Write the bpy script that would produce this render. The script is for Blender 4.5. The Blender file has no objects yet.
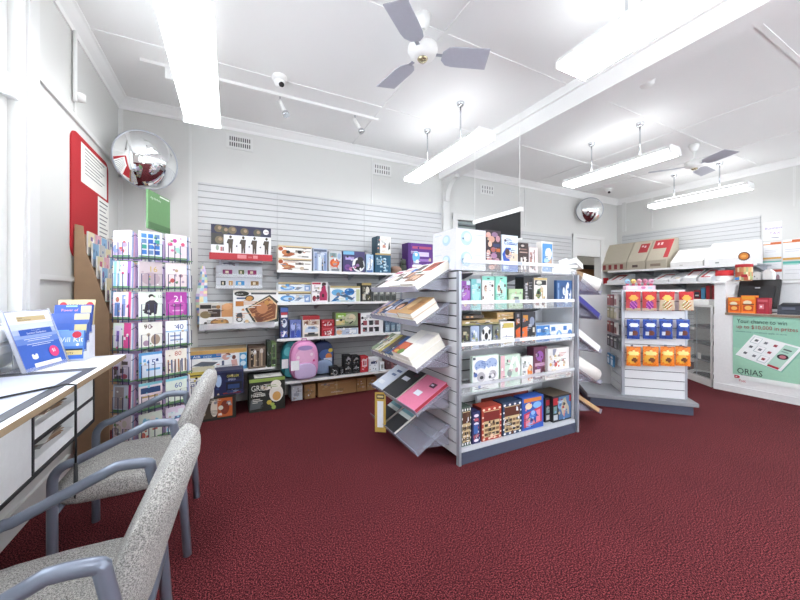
import bpy, bmesh, math, random
from mathutils import Vector, Matrix
S = bpy.context.scene
C = S.collection
random.seed(7)
# ---------------------------------------------------------------- camera, world, exposure
YAW = math.radians(26.9); F = 335.0; HOR = 292.0; H = 1.35
cd = bpy.data.cameras.new('camera'); cam = bpy.data.objects.new('camera', cd); C.objects.link(cam)
cam.location = (0, 0, H); cam.rotation_euler = (math.pi/2, 0, -YAW)
cd.sensor_width = 36; cd.lens = 36*F/800; cd.shift_y = -(300-HOR)/800; cd.clip_start = .05
S.camera = cam
S.view_settings.view_transform = 'Standard'; S.view_settings.look = 'None'
S.view_settings.exposure = 1.32; S.view_settings.gamma = 1; S.view_settings.use_curve_mapping = False
W = bpy.data.worlds.new('World'); S.world = W; W.use_nodes = True
nt = W.node_tree; nt.nodes.clear()
wo = nt.nodes.new('ShaderNodeOutputWorld'); bg = nt.nodes.new('ShaderNodeBackground')
bg.inputs[0].default_value = (.86, .93, 1, 1); bg.inputs[1].default_value = 3.6
nt.links.new(bg.outputs[0], wo.inputs[0])
LAMP = 5.0          # strength of the fluorescent diffusers
# ---------------------------------------------------------------- view geometry: pixel column / row -> point on a known plane of the room
cy_, sy_ = math.cos(YAW), math.sin(YAW)
def ray(px):
    l = (px-400)/F
    return (sy_+l*cy_, cy_-l*sy_)
def SX(px, Y): dx, dy = ray(px); return dx*Y/dy           # world x where column px meets plane y=Y
def SZ(px, py, Y): dx, dy = ray(px); return H+(HOR-py)/F*Y/dy
def TY(px, X): dx, dy = ray(px); return dy*X/dx           # world y where column px meets plane x=X
def TZ(px, py, X): dx, dy = ray(px); return H+(HOR-py)/F*X/dx
def FL(px, py, z=0):                                      # point at height z
    t = (H-z)*F/(py-HOR); dx, dy = ray(px); return (dx*t, dy*t)
# ---------------------------------------------------------------- materials
def lin(h):
    h = h.lstrip('#'); v = [int(h[i:i+2], 16)/255 for i in (0, 2, 4)]
    return tuple(c/12.92 if c <= .04045 else ((c+.055)/1.055)**2.4 for c in v)
_m = {}
def mat(h, rough=.55, metal=0, var=.06, scale=40, bump=0, bscale=None, kind=None, emit=0, alpha=1):
    key = (h, rough, metal, var, scale, bump, kind, emit, alpha)
    if key in _m: return _m[key]
    m = bpy.data.materials.new('paint_'+h.strip('#')); m.use_nodes = True; _m[key] = m
    N, L = m.node_tree.nodes, m.node_tree.links
    b = N['Principled BSDF']; c = lin(h)
    b.inputs['Roughness'].default_value = rough; b.inputs['Metallic'].default_value = metal
    tc = N.new('ShaderNodeTexCoord')
    nz = N.new('ShaderNodeTexNoise'); nz.inputs['Scale'].default_value = scale; nz.inputs['Detail'].default_value = 3
    L.new(tc.outputs['Object'], nz.inputs['Vector'])
    mx = N.new('ShaderNodeMix'); mx.data_type = 'RGBA'
    mx.inputs[6].default_value = (*[max(0, x*(1-var)) for x in c], 1); mx.inputs[7].default_value = (*[min(1, x*(1+var)) for x in c], 1)
    L.new(nz.outputs['Fac'], mx.inputs[0]); L.new(mx.outputs[2], b.inputs['Base Color'])
    if bump:
        bp = N.new('ShaderNodeBump'); bp.inputs['Strength'].default_value = bump; bp.inputs['Distance'].default_value = .004
        n2 = N.new('ShaderNodeTexNoise'); n2.inputs['Scale'].default_value = bscale or scale; n2.inputs['Detail'].default_value = 4
        L.new(tc.outputs['Object'], n2.inputs['Vector']); L.new(n2.outputs['Fac'], bp.inputs['Height']); L.new(bp.outputs[0], b.inputs['Normal'])
    if emit:
        b.inputs['Emission Color'].default_value = (*c, 1); b.inputs['Emission Strength'].default_value = emit
    if kind == 'clear':
        out = [n for n in N if n.type == 'OUTPUT_MATERIAL'][0]
        tr = N.new('ShaderNodeBsdfTransparent'); ms = N.new('ShaderNodeMixShader'); ms.inputs[0].default_value = alpha
        L.new(tr.outputs[0], ms.inputs[1]); L.new(b.outputs[0], ms.inputs[2]); L.new(ms.outputs[0], out.inputs[0])
    return m
def speckle(name, cols, scale, rough, bump, pos=(.35, .5, .65), fine=None):
    m = bpy.data.materials.new(name); m.use_nodes = True
    N, L = m.node_tree.nodes, m.node_tree.links; b = N['Principled BSDF']; b.inputs['Roughness'].default_value = rough
    tc = N.new('ShaderNodeTexCoord'); nz = N.new('ShaderNodeTexNoise'); nz.inputs['Scale'].default_value = scale; nz.inputs['Detail'].default_value = 2
    nz.inputs['Roughness'].default_value = .7
    L.new(tc.outputs['Object'], nz.inputs['Vector'])
    r = N.new('ShaderNodeValToRGB'); e = r.color_ramp.elements
    while len(e) < len(cols): e.new(.5)
    for i, c in enumerate(cols): e[i].position = pos[i]; e[i].color = (*lin(c), 1)
    L.new(nz.outputs['Fac'], r.inputs[0])
    lo = N.new('ShaderNodeTexNoise'); lo.inputs['Scale'].default_value = 1.3; lo.inputs['Detail'].default_value = 3
    L.new(tc.outputs['Object'], lo.inputs['Vector'])
    mr = N.new('ShaderNodeMapRange'); mr.inputs[3].default_value = .8; mr.inputs[4].default_value = 1.2
    L.new(lo.outputs['Fac'], mr.inputs[0])
    mu = N.new('ShaderNodeVectorMath'); mu.operation = 'SCALE'
    L.new(r.outputs[0], mu.inputs[0]); L.new(mr.outputs[0], mu.inputs['Scale']); L.new(mu.outputs[0], b.inputs['Base Color'])
    bp = N.new('ShaderNodeBump'); bp.inputs['Strength'].default_value = bump; bp.inputs['Distance'].default_value = .004
    L.new(nz.outputs['Fac'], bp.inputs['Height']); L.new(bp.outputs[0], b.inputs['Normal'])
    b.inputs['Specular IOR Level'].default_value = .2
    return m
CARPET = speckle('carpet', ['#110508', '#4e1820', '#9c484c'], 150, .95, .8, (.38, .5, .64))
FABRIC = speckle('woven_fabric', ['#6f6d6c', '#a9a7a4', '#d2cfca'], 260, .95, .6, (.34, .5, .64))
CEIL = mat('#f2f2f1', .8, var=.015, scale=2); WALL = mat('#d8d8d5', .75, var=.02, scale=3); TRIM = mat('#dededc', .5, var=.02, scale=3)
SLAT = mat('#cbcccd', .4, var=.02, scale=6); GROOVE = mat('#8b8b8e', .6); SLATW = mat('#d9dadd', .35, var=.02, scale=6); GROOVED = mat('#34363c', .6)
WHITE = mat('#f3f3f1', .4, var=.02); METALG = mat('#a9adb6', .35, .4); GREYF = mat('#7f8797', .3, .35, var=.03); DECK = mat('#8f9196', .5)
KICK = mat('#4a5164', .5); BLACK = mat('#16171a', .4); DARK = mat('#33343a', .5); WIRE = mat('#3c3f68', .35, .3); CLEAR = mat('#f4f7fb', .08, kind='clear', alpha=.16)
CLEARL = mat('#eef0f8', .12, kind='clear', alpha=.34); GLASS = mat('#e8f0ee', .03, kind='clear', alpha=.14); CHROME = mat('#cfd2d6', .15, 1); MIRROR = mat('#f2f4f5', .02, 1, var=0)
MDF = mat('#ab8b6d', .7, var=.12, scale=14); CARD = mat('#b98f5f', .75, var=.06, scale=20); PAPER = mat('#f4f3ee', .6, var=.02); GREENC = mat('#6c9a66', .5); TRAYC = mat('#b4b6c8', .15, kind='clear', alpha=.3); LIPC = mat('#c2c2d4', .15, kind='clear', alpha=.55)
TUBE = mat('#fbfdff', .4, var=0, emit=LAMP); UPL = mat('#fbfdfe', .4, var=0, emit=LAMP*.2); UPT = mat('#fbfdff', .4, var=0, emit=LAMP*.6); LAMPW = mat('#f5f5f4', .4, var=.01)
def M_(c): return mat(c) if isinstance(c, str) else c
# ---------------------------------------------------------------- mesh building
class MB:
    def __init__(s): s.v, s.f, s.mi, s.ms, s.sm, s.T = [], [], [], [], [], None
    def m(s, c):
        c = M_(c)
        if c not in s.ms: s.ms.append(c)
        return s.ms.index(c)
    def V(s, p):
        p = Vector(p)
        if s.T is not None: p = s.T @ p
        s.v.append(tuple(p)); return len(s.v)-1
    def face(s, pts, c, smooth=False):
        s.f.append([s.V(p) for p in pts]); s.mi.append(s.m(c)); s.sm.append(smooth); return s
    def box(s, x0, x1, y0, y1, z0, z1, c, cols=None):
        # cols: dict of face -> colour  (f front -y, b back +y, l -x, r +x, t top, u under)
        a = [(x0,y0,z0),(x1,y0,z0),(x1,y1,z0),(x0,y1,z0),(x0,y0,z1),(x1,y0,z1),(x1,y1,z1),(x0,y1,z1)]
        ids = [s.V(p) for p in a]
        for k, q in dict(u=(3,2,1,0), t=(4,5,6,7), f=(0,1,5,4), b=(2,3,7,6), l=(3,0,4,7), r=(1,2,6,5)).items():
            s.f.append([ids[i] for i in q]); s.mi.append(s.m((cols or {}).get(k, c))); s.sm.append(False)
        return s
    def prism(s, poly, axis, a0, a1, c, capc=None):
        # poly in the two other axes (in order); axis 'x','y','z'
        def P(p, a): return {'x': (a, p[0], p[1]), 'y': (p[0], a, p[1]), 'z': (p[0], p[1], a)}[axis]
        A = [s.V(P(p, a0)) for p in poly]; B = [s.V(P(p, a1)) for p in poly]; n = len(poly)
        for i in range(n):
            s.f.append([A[i], A[(i+1)%n], B[(i+1)%n], B[i]]); s.mi.append(s.m(c)); s.sm.append(False)
        s.f.append(A[::-1]); s.mi.append(s.m(capc or c)); s.sm.append(False)
        s.f.append(B); s.mi.append(s.m(capc or c)); s.sm.append(False)
        return s
    def tube(s, pts, r, c, n=10, cap=True, smooth=True):
        pts = [Vector(p) for p in pts]; rings = []; up = None
        for i, p in enumerate(pts):
            d = (pts[min(i+1, len(pts)-1)]-pts[max(i-1, 0)]).normalized()
            if up is None:
                up = Vector((0, 0, 1)) if abs(d.z) < .9 else Vector((1, 0, 0))
            a = (up - d*up.dot(d)).normalized(); b = d.cross(a); up = a
            rr = r[i] if isinstance(r, (list, tuple)) else r
            rings.append([s.V(p+(a*math.cos(2*math.pi*k/n)+b*math.sin(2*math.pi*k/n))*rr) for k in range(n)])
        for i in range(len(rings)-1):
            for k in range(n):
                s.f.append([rings[i][k], rings[i][(k+1)%n], rings[i+1][(k+1)%n], rings[i+1][k]]); s.mi.append(s.m(c)); s.sm.append(smooth)
        if cap:
            s.f.append(rings[0][::-1]); s.mi.append(s.m(c)); s.sm.append(False)
            s.f.append(rings[-1]); s.mi.append(s.m(c)); s.sm.append(False)
        return s
    def lathe(s, prof, c, n=24, o=(0, 0, 0), smooth=True, cf=None):
        rings = []
        for r, z in prof:
            rings.append([s.V((o[0]+r*math.cos(2*math.pi*k/n), o[1]+r*math.sin(2*math.pi*k/n), o[2]+z)) for k in range(n)])
        for i in range(len(rings)-1):
            for k in range(n):
                s.f.append([rings[i][k], rings[i][(k+1)%n], rings[i+1][(k+1)%n], rings[i+1][k]])
                s.mi.append(s.m(cf(i, k) if cf else c)); s.sm.append(smooth)
        return s
    def text(s, t, O, U, V, size, c, align='LEFT', sx=1):
        O, U, V = Vector(O), Vector(U).normalized(), Vector(V).normalized()
        cu = bpy.data.curves.new('t', 'FONT'); cu.body = t; cu.size = size; cu.align_x = align; cu.resolution_u = 2
        ob = bpy.data.objects.new('t', cu); me = bpy.data.meshes.new_from_object(ob)
        base = len(s.v)
        for v in me.vertices: s.V(O+U*(v.co.x*sx)+V*v.co.y)
        for p in me.polygons:
            s.f.append([base+i for i in p.vertices]); s.mi.append(s.m(c)); s.sm.append(False)
        bpy.data.objects.remove(ob); bpy.data.curves.remove(cu); bpy.data.meshes.remove(me)
        return s
    def art(s, O, U, V, w, h, items):
        # printed face; items in 0..1 face coordinates
        O, U, V = Vector(O), Vector(U).normalized(), Vector(V).normalized(); N = U.cross(V)
        for i, it in enumerate(items):
            o = O+N*(.0007+.00012*i); k = it[0]
            P = lambda a, b: o+U*(a*w)+V*(b*h)
            if k == 'r': _, a, b, c_, d, col = it; s.face([P(a,b),P(c_,b),P(c_,d),P(a,d)], col)
            elif k == 'e':
                _, a, b, ra, rb, col = it
                s.face([P(a+ra*math.cos(t*math.pi/8), b+rb*math.sin(t*math.pi/8)) for t in range(16)], col)
            elif k == 'p': s.face([P(a, b) for a, b in it[1]], it[2])
            elif k == 't':
                _, t, a, b, size, col = it[:6]; s.text(t, P(a, b), U, V, size*h, col, it[6] if len(it) > 6 else 'LEFT', it[7] if len(it) > 7 else 1)
        return s
    def obj(s, name, parent=None, loc=None, M=None, bevel=0, subd=0):
        me = bpy.data.meshes.new(name); me.from_pydata(s.v, [], s.f)
        for m in s.ms: me.materials.append(m)
        me.polygons.foreach_set('material_index', s.mi); me.polygons.foreach_set('use_smooth', s.sm); me.update()
        bm = bmesh.new(); bm.from_mesh(me); 
        if bevel or subd or parent is None: pass
        bm.to_mesh(me); bm.free()
        o = bpy.data.objects.new(name, me); C.objects.link(o)
        if parent is not None: o.parent = parent
        if loc is not None: o.location = loc
        if M is not None: o.matrix_basis = M
        if bevel:
            md = o.modifiers.new('Bevel', 'BEVEL'); md.width = bevel; md.segments = 2; md.limit_method = 'ANGLE'
        if subd:
            md = o.modifiers.new('Subdivision', 'SUBSURF'); md.levels = md.render_levels = subd
        return o
def tag(o, label=None, cat=None, group=None, kind=None):
    if label: o['label'] = label
    if cat: o['category'] = cat
    if group: o['group'] = group
    if kind: o['kind'] = kind
    return o
def empty(name, label, cat, loc=(0,0,0), rz=0, group=None, M=None):
    o = bpy.data.objects.new(name, None); C.objects.link(o); o.empty_display_size = .05
    if M is not None: o.matrix_basis = M
    else: o.location = loc; o.rotation_euler = (0, 0, rz)
    return tag(o, label, cat, group)
def struct(mb, name, **k): return tag(mb.obj(name, **k), kind='structure')
def frame(O, X, Y):
    X, Y = Vector(X).normalized(), Vector(Y).normalized(); Z = X.cross(Y)
    return Matrix(((X.x, Y.x, Z.x, O[0]), (X.y, Y.y, Z.y, O[1]), (X.z, Y.z, Z.z, O[2]), (0, 0, 0, 1)))
def copy_tree(o, parent=None):
    c = o.copy(); C.objects.link(c); c.parent = parent
    for ch in list(o.children): copy_tree(ch, c)
    return c
def busy(seed, pal, n=8, text=None):
    R = random.Random(seed); out = []
    for i in range(n):
        c = R.choice(pal); a, b = R.uniform(.04, .7), R.uniform(.04, .7)
        if R.random() < .5: out.append(('r', a, b, min(.97, a+R.uniform(.1, .4)), min(.97, b+R.uniform(.06, .28)), c))
        else:
            ra, rb = R.uniform(.06, .18), R.uniform(.06, .18); out.append(('e', min(max(a, ra+.02), .97-ra), min(max(b, rb+.02), .97-rb), ra, rb, c))
    return out
import zlib
def fine(label, items, w, h):
    """small print on a pack: lines of type and little pictures in the pack's own colours"""
    if not items or w < .03 or h < .03 or 'ball picture' in label: return []
    R = random.Random(zlib.crc32(label.encode())); pal = [it[-1] for it in items if isinstance(it[-1], str) and it[-1].startswith('#')] or ['#888888']
    out = []
    for i in range(5):
        a, b = R.uniform(.05, .6), R.uniform(.05, .9); n = R.randint(2, 3); c = R.choice(pal+['#3a3a40', '#f2f2f2'])
        for k in range(n):
            if b-k*.05 > .03: out.append(('r', a, b-k*.05, min(.96, a+R.uniform(.12, .34)), b-k*.05+.016, c))
    for i in range(7):
        a, b = R.uniform(.06, .85), R.uniform(.06, .86); s = R.uniform(.03, .07); c = R.choice(pal+['#8a8a92', '#fafafa', '#c8b49a'])
        out.append(('e', a, b, s, s*min(2, w/h), c) if R.random() < .5 else ('p', [(a-s, b-s*.6), (a+s, b-s*.8), (a+s*.7, b+s), (a-s*.6, b+s*.8)], c))
    return out
def carton(name, label, cat, x0, x1, y, z, d, h, col, items=(), group=None, tcol=None, side=None, rz=0, sidea=None, topa=None):
    """box standing on z, its printed face at y (towards the shop), local origin at its base"""
    w = x1-x0; mb = MB()
    cols = {}
    if tcol: cols['t'] = tcol
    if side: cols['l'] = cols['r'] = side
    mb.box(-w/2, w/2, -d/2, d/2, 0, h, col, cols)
    mb.art((-w/2, -d/2, 0), (1,0,0), (0,0,1), w, h, [i for i in items if i[0] != 't']+fine(label, items, w, h)+[i for i in items if i[0] == 't'])
    if sidea: mb.art((-w/2, d/2, 0), (0,-1,0), (0,0,1), d, h, sidea)
    if topa: mb.art((-w/2, -d/2, h), (1,0,0), (0,1,0), w, d, topa)
    o = mb.obj(name, loc=((x0+x1)/2, y+d/2, z)); o.rotation_euler.z = rz
    return tag(o, label, cat, group)
# ================================================================ ROOM
LX, BY, CZ, RX, FY = -1.08, 4.62, 3.45, 7.95, -2.6
floor = MB().box(LX-.1, RX+.1, FY-.1, 6.4, -.1, 0, CARPET); struct(floor, 'floor')
c = MB().box(LX-.1, RX+.1, FY-.1, 6.4, CZ, CZ+.1, CEIL)
for y in (-1.3, -.1, 1.07, 2.27, 3.5): c.box(LX, 3.05, y-.02, y+.02, CZ-.008, CZ, CEIL); c.box(3.3, RX, y-.02, y+.02, CZ-.008, CZ, CEIL)
for x in (1.56, 5.2, 6.6): c.box(x-.02, x+.02, FY, BY, CZ-.0085, CZ, CEIL)
struct(c, 'ceiling')
# left wall, with the window opening y 1.2..2.72, z 1.08..3.2
wl = MB(); WY0, WY1, WZ0, WZ1 = .9, 2.66, 1.17, 3.2
wl.box(LX-.12, LX, FY-.1, WY0, 0, CZ, WALL); wl.box(LX-.12, LX, WY1, BY+.1, 0, CZ, WALL)
wl.box(LX-.12, LX, WY0, WY1, 0, WZ0, WALL); wl.box(LX-.12, LX, WY0, WY1, WZ1, CZ, WALL)
struct(wl, 'wall_left')
t = MB()                                                    # rails and battens of the left wall
t.box(LX, LX+.02, 2.88, BY, 2.68, 2.72, TRIM); t.box(LX, LX+.018, 2.88, BY, 1.43, 1.465, TRIM)
t.box(LX, LX+.012, 3.44, 3.47, 2.72, CZ-.1, TRIM)
struct(t, 'trim_1')
# back wall with two doorways
D1a, D1b, DZ = 3.42, 4.2, 2.12
D2a, D2b = 6.5, 7.3
wb = MB()
wb.box(LX-.1, D1a, BY, BY+.12, 0, CZ, WALL); wb.box(D1a, D1b, BY, BY+.12, DZ+.45, CZ, WALL)
wb.box(D1b, D2a, BY, BY+.12, 0, CZ, WALL); wb.box(D2a, D2b, BY, BY+.12, DZ, CZ, WALL); wb.box(D2b, RX+.1, BY, BY+.12, 0, CZ, WALL)
struct(wb, 'wall_back')
t = MB()
for px in (190, 372): x = SX(px, BY); t.box(x-.012, x+.012, BY-.008, BY, 2.66 if px > 200 else 0, CZ-.08, TRIM)
for x in (LX+.0, ): t.box(x, x+.04, BY-.012, BY, 0, CZ-.08, TRIM)
t.box(LX+.04, -.36, BY-.012, BY, 1.43, 1.465, TRIM); t.box(5.0, 5.03, BY-.01, BY, 2.6, CZ-.1, TRIM)
struct(t, 'trim_2')
wr = MB().box(RX, RX+.12, FY-.1, BY+.1, 0, CZ, WALL)
for y in (3.9, 1.9): wr.box(RX-.01, RX, y-.015, y+.015, 2.7, CZ, TRIM)
wr.box(RX-.02, RX, 4.42, 4.5, 2.72, CZ, TRIM)
struct(wr, 'wall_right')
# cornices
def cornice(name, a, b, n):
    mb = MB(); a, b, n = Vector(a), Vector(b), Vector(n)
    prof = [(0, -.11), (.012, -.11), (.02, -.08), (.05, -.05), (.075, -.02), (.09, -.012), (.09, 0), (0, 0)]
    A = [mb.V(a+n*p+Vector((0, 0, q))) for p, q in prof]; B = [mb.V(b+n*p+Vector((0, 0, q))) for p, q in prof]
    for i in range(len(prof)):
        j = (i+1) % len(prof); mb.f.append([A[i], A[j], B[j], B[i]]); mb.mi.append(mb.m(CEIL)); mb.sm.append(False)
    struct(mb, name)
cornice('trim_3', (LX, FY, CZ), (LX, BY, CZ), (1, 0, 0)); cornice('trim_4', (LX, BY, CZ), (3.02, BY, CZ), (0, -1, 0))
cornice('trim_5', (3.3, BY, CZ), (RX, BY, CZ), (0, -1, 0)); cornice('trim_6', (RX, FY, CZ), (RX, BY, CZ), (-1, 0, 0))
# beam with a curved bracket and a post on the back wall
b = MB().box(3.06, 3.28, FY, BY, 3.2, CZ, CEIL); b.box(3.03, 3.31, FY, BY, 3.36, CZ-.001, CEIL); struct(b, 'trim_7')
p = MB().box(3.12, 3.24, BY-.05, BY, 0, 3.2, TRIM)
arc = [(BY-.05, 2.86), (BY-.05, 3.2), (BY-.33, 3.2)]+[(BY-.05-.28+.28*math.sin(math.pi/2*k/8)-.0, 3.2-.34*(1-math.cos(math.pi/2*k/8))-.03*(k==0)) for k in range(1, 8)]
arc = [(BY-.05, 2.84), (BY-.05, 3.2), (BY-.35, 3.2), (BY-.35, 3.15)]+[(BY-.35+.26*math.sin(math.pi/2*k/8), 3.15-.3*(1-math.cos(math.pi/2*k/8))) for k in range(1, 9)]+[(BY-.09, 2.84)]
p.prism(arc, 'x', 3.13, 3.21, TRIM); struct(p, 'trim_8')
# front wall behind the camera: shop windows either side of a door
wf = MB()
wf.box(LX-.1, RX+.1, FY-.12, FY, 2.75, CZ, WALL)
for a, b_ in ((LX-.1, .7), (1.7, 1.95), (2.95, 3.2), (5.4, 5.65), (7.5, RX+.1)): wf.box(a, b_, FY-.12, FY, 0, 2.75, WALL)
for a, b_ in ((.7, 1.7), (3.2, 5.4), (5.65, 7.5)): wf.box(a, b_, FY-.12, FY, 0, .75, WALL)
struct(wf, 'wall_front')
for i, (a, b_) in enumerate(((.7, 1.7), (3.2, 5.4), (5.65, 7.5))):
    w = MB(); 
    for q in (a, (a+b_)/2-.03, b_-.06): w.box(q, q+.06, FY-.09, FY-.03, .75, 2.75, TRIM)
    for z in (.75, 2.69): w.box(a+.06, b_-.06, FY-.09, FY-.03, z, z+.06, TRIM)
    o = struct(w, 'window_%d' % (i+2))
    MB().box(a+.06, b_-.06, FY-.065, FY-.06, .81, 2.69, GLASS).obj('pane', o)
dr = MB(); 
for q in (1.95, 2.87): dr.box(q, q+.08, FY-.09, FY-.03, 0, 2.75, TRIM)
for z in (0, 2.05, 2.69): dr.box(2.03, 2.87, FY-.09, FY-.03, z, z+.07, TRIM)
o = struct(dr, 'door_3'); MB().box(2.03, 2.87, FY-.065, FY-.06, .07, 2.69, GLASS).obj('pane', o); MB().tube([(2.8, FY-.0, .95), (2.8, FY-.0, 1.25)], .012, CHROME).obj('door_handle', o)
# left window
w = MB()
w.box(LX, LX+.03, WY1, WY1+.2, .98, CZ-.11, TRIM); w.box(LX+.03, LX+.045, WY1+.04, WY1+.13, 1.0, CZ-.12, TRIM)   # architrave towards the room
w.box(LX, LX+.03, WY0-.2, WY0, .98, CZ-.11, TRIM)
w.box(LX-.1, LX+.02, WY0, WY1, 2.43, 2.53, TRIM)
w.box(LX-.1, LX-.03, WY1-.07, WY1, WZ0, WZ1, TRIM); w.box(LX-.1, LX-.03, WY0, WY0+.07, WZ0, WZ1, TRIM)
w.box(LX-.1, LX-.03, 1.74, 1.82, WZ0, WZ1, TRIM); w.box(LX-.1, LX-.03, WY0, WY1, WZ0, WZ0+.07, TRIM); w.box(LX-.1, LX-.03, WY0, WY1, WZ1-.07, WZ1, TRIM)
w.box(LX-.095, LX-.07, 2.45, 2.48, WZ0, WZ1, TRIM); w.box(LX-.095, LX-.07, 2.0, 2.03, WZ0, WZ1, TRIM)
o = struct(w, 'window_1')
MB().box(LX-.07, LX-.065, WY0+.07, WY1-.07, WZ0+.07, WZ1-.07, GLASS).obj('pane', o)
MB().box(LX-.1, LX+.0, WY0, WY1, WZ0-.0, WZ0+.012, TRIM).prism([(LX+.0005, WZ0), (LX+.1, WZ0), (LX+.105, WZ0-.015), (LX+.105, WZ0-.05), (LX+.095, WZ0-.06), (LX+.085, WZ0-.065), (LX+.1, WZ0-.085), (LX+.1, WZ0-.12), (LX+.08, WZ0-.15), (LX+.035, WZ0-.2), (LX+.02, WZ0-.215), (LX+.0005, WZ0-.215)], 'y', WY0-.1, 2.52, TRIM).obj('window_sill', o)
# doorway 1 (behind the gondola) : frame, transom with louvre, door leaf
d = MB()
d.box(D1a-.1, D1a, BY-.03, BY, 0, DZ+.5, TRIM); d.box(D1b, D1b+.1, BY-.03, BY, 0, DZ+.5, TRIM); d.box(D1a-.1, D1b+.1, BY-.04, BY, DZ+.45, DZ+.55, TRIM); d.box(D1a, D1b, BY-.02, BY+.05, DZ, DZ+.07, TRIM)
o = struct(d, 'door_1')
MB().box(D1a, D1b, BY+.02, BY+.06, 0, DZ, WHITE).obj('door_leaf', o)
v = MB().box(D1a, D1b, BY+.05, BY+.06, DZ+.07, DZ+.45, '#9aa6a4')
for k in range(4): v.box(D1a, D1b, BY+.0, BY+.05, DZ+.1+.09*k, DZ+.125+.09*k, '#70777a')
v.obj('louvre', o)
# doorway 2: open, white header panel
d = MB()
d.box(D2a-.13, D2a, BY-.03, BY, 0, 2.55, TRIM); d.box(D2b, D2b+.13, BY-.03, BY, 0, 2.55, TRIM); d.box(D2a-.13, D2b+.13, BY-.035, BY, 2.49, 2.57, TRIM)
d.box(D2a, D2b, BY-.012, BY, DZ, 2.49, TRIM); d.box(D2b+.13, D2b+.2, BY-.015, BY, 0, 2.4, TRIM)
struct(d, 'door_2')
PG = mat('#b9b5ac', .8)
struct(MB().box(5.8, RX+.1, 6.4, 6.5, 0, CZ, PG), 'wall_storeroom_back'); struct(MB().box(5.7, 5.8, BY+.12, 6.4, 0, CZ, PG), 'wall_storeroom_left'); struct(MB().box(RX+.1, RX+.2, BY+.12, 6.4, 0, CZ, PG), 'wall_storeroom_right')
# skirting
sk = MB().box(LX, LX+.02, 0, 3.35, 0, .14, TRIM); struct(sk, 'baseboard_left')
sk = MB().box(LX+.02, 3.1, BY-.02, BY, 0, .14, TRIM); struct(sk, 'baseboard_back')
# ---------------------------------------------------------------- slatwalls
def slatwall(name, label, O, X, w, h, pitch, cs, cg, seam=(), z0=0):
    """panel in plane spanned by X and up, normal = X x up pointing into the room"""
    mb = MB(); mb.T = frame(Vector(O)+Vector(X).cross(Vector((0, 0, 1)))*.003, X, (0, 0, 1))
    mb.box(0, w, 0, h, .002, .006, cg)
    n = int(h/pitch)
    for k in range(n+1):
        a, b_ = k*pitch+.004, min((k+1)*pitch-.004, h)
        if b_ <= a: continue
        xs = [0]+list(seam)+[w]
        for i in range(len(xs)-1): mb.box(xs[i]+.001, xs[i+1]-.001, a, b_, .006, .018, cs)
    return tag(mb.obj(name), label, 'wall panel')
xL, xS, xR = SX(198, BY), SX(277, BY), 3.1
slatwall('slatwall_panel', 'long pale grey slatted display panel covering the back wall behind the shelves', (xL, BY, .33), (1, 0, 0), xR-xL, 2.32, .0765, SLAT, GROOVE, (xS-xL, xS-xL+1.2))
slatwall('slatwall_panel', 'pale grey slatted panel between the two far doorways', (4.32, BY, .3), (1, 0, 0), 2.02, 2.2, .0765, SLAT, GROOVE)
slatwall('slatwall_panel', 'pale grey slatted panel on the right hand wall behind the postal boxes', (RX, 4.5, .3), (0, -1, 0), 4.5-TY(761, RX), 2.33, .0765, SLAT, GROOVE)
# ================================================================ CEILING FITTINGS
def lamp(label, x, y0, y1, z=3.0, w=.28, rods=True, group='twin tube ceiling lights'):
    o = empty('fluorescent_light', label, 'ceiling light', (x, (y0+y1)/2, z), group=group); L = (y1-y0)/2
    b = MB(); b.prism([(-w/2, .045), (w/2, .045), (w/2-.03, .095), (-w/2+.03, .095)], 'y', -L, L, LAMPW); b.obj('housing', o)
    for s in (-1, 1):
        a = w/4+.006
        pr = [(s*a-w/4+.012, .045), (s*a-w/4+.018, .012), (s*a-w/4+.03, 0), (s*a+w/4-.03, 0), (s*a+w/4-.012, .012), (s*a+w/4-.008, .045)]
        MB().prism(pr, 'y', -L+.015, L-.015, TUBE).obj('diffuser', o)
    for s in (-1, 1):
        yy = s*(L-.006); e = MB(); e.prism([(-w/2-.003, .0), (w/2+.003, .0), (w/2+.003, .06), (w/2-.03, .1), (-w/2+.03, .1), (-w/2-.003, .06)], 'y', min(yy, yy+s*.012), max(yy, yy+s*.012), LAMPW).obj('end_cap', o)
    MB().box(-.04, .04, -L+.08, L-.08, .096, .112, UPL if x < 0 else UPT).obj('added_uplight', o)  # glowing strip added on the housing to brighten the ceiling
    if rods:
        for s in (-1, 1):
            MB().tube([(0, s*L*.46, .09), (0, s*L*.46, CZ-z-.01)], .009, CHROME, 8).obj('suspension_rod', o)
            MB().lathe([(.001, -.045), (.03, -.04), (.042, -.02), (.045, 0)], CHROME, 14, (0, s*L*.46, CZ-z)).obj('ceiling_rose', o)
    return o
lamp('bright twin tube ceiling light over the card spinner, at the left of the room', -.24, 2.15, 3.8, 2.98, .31)
lamp('hanging twin tube light above the back of the centre display unit, near the fan', 2.28, 2.6, 4.12, 2.89, .25)
lamp('bright twin tube light at top centre, nearest the camera beside the ceiling beam', 2.36, .2, 1.72, 3.03, .33)
lamp('hanging twin tube light in the middle of the right hand ceiling', 4.55, 2.0, 3.36, 2.93, .25)
lamp('farthest right hanging twin tube light, in front of the slatted wall', 7.1, 2.14, 3.5, 2.93, .25)
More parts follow.
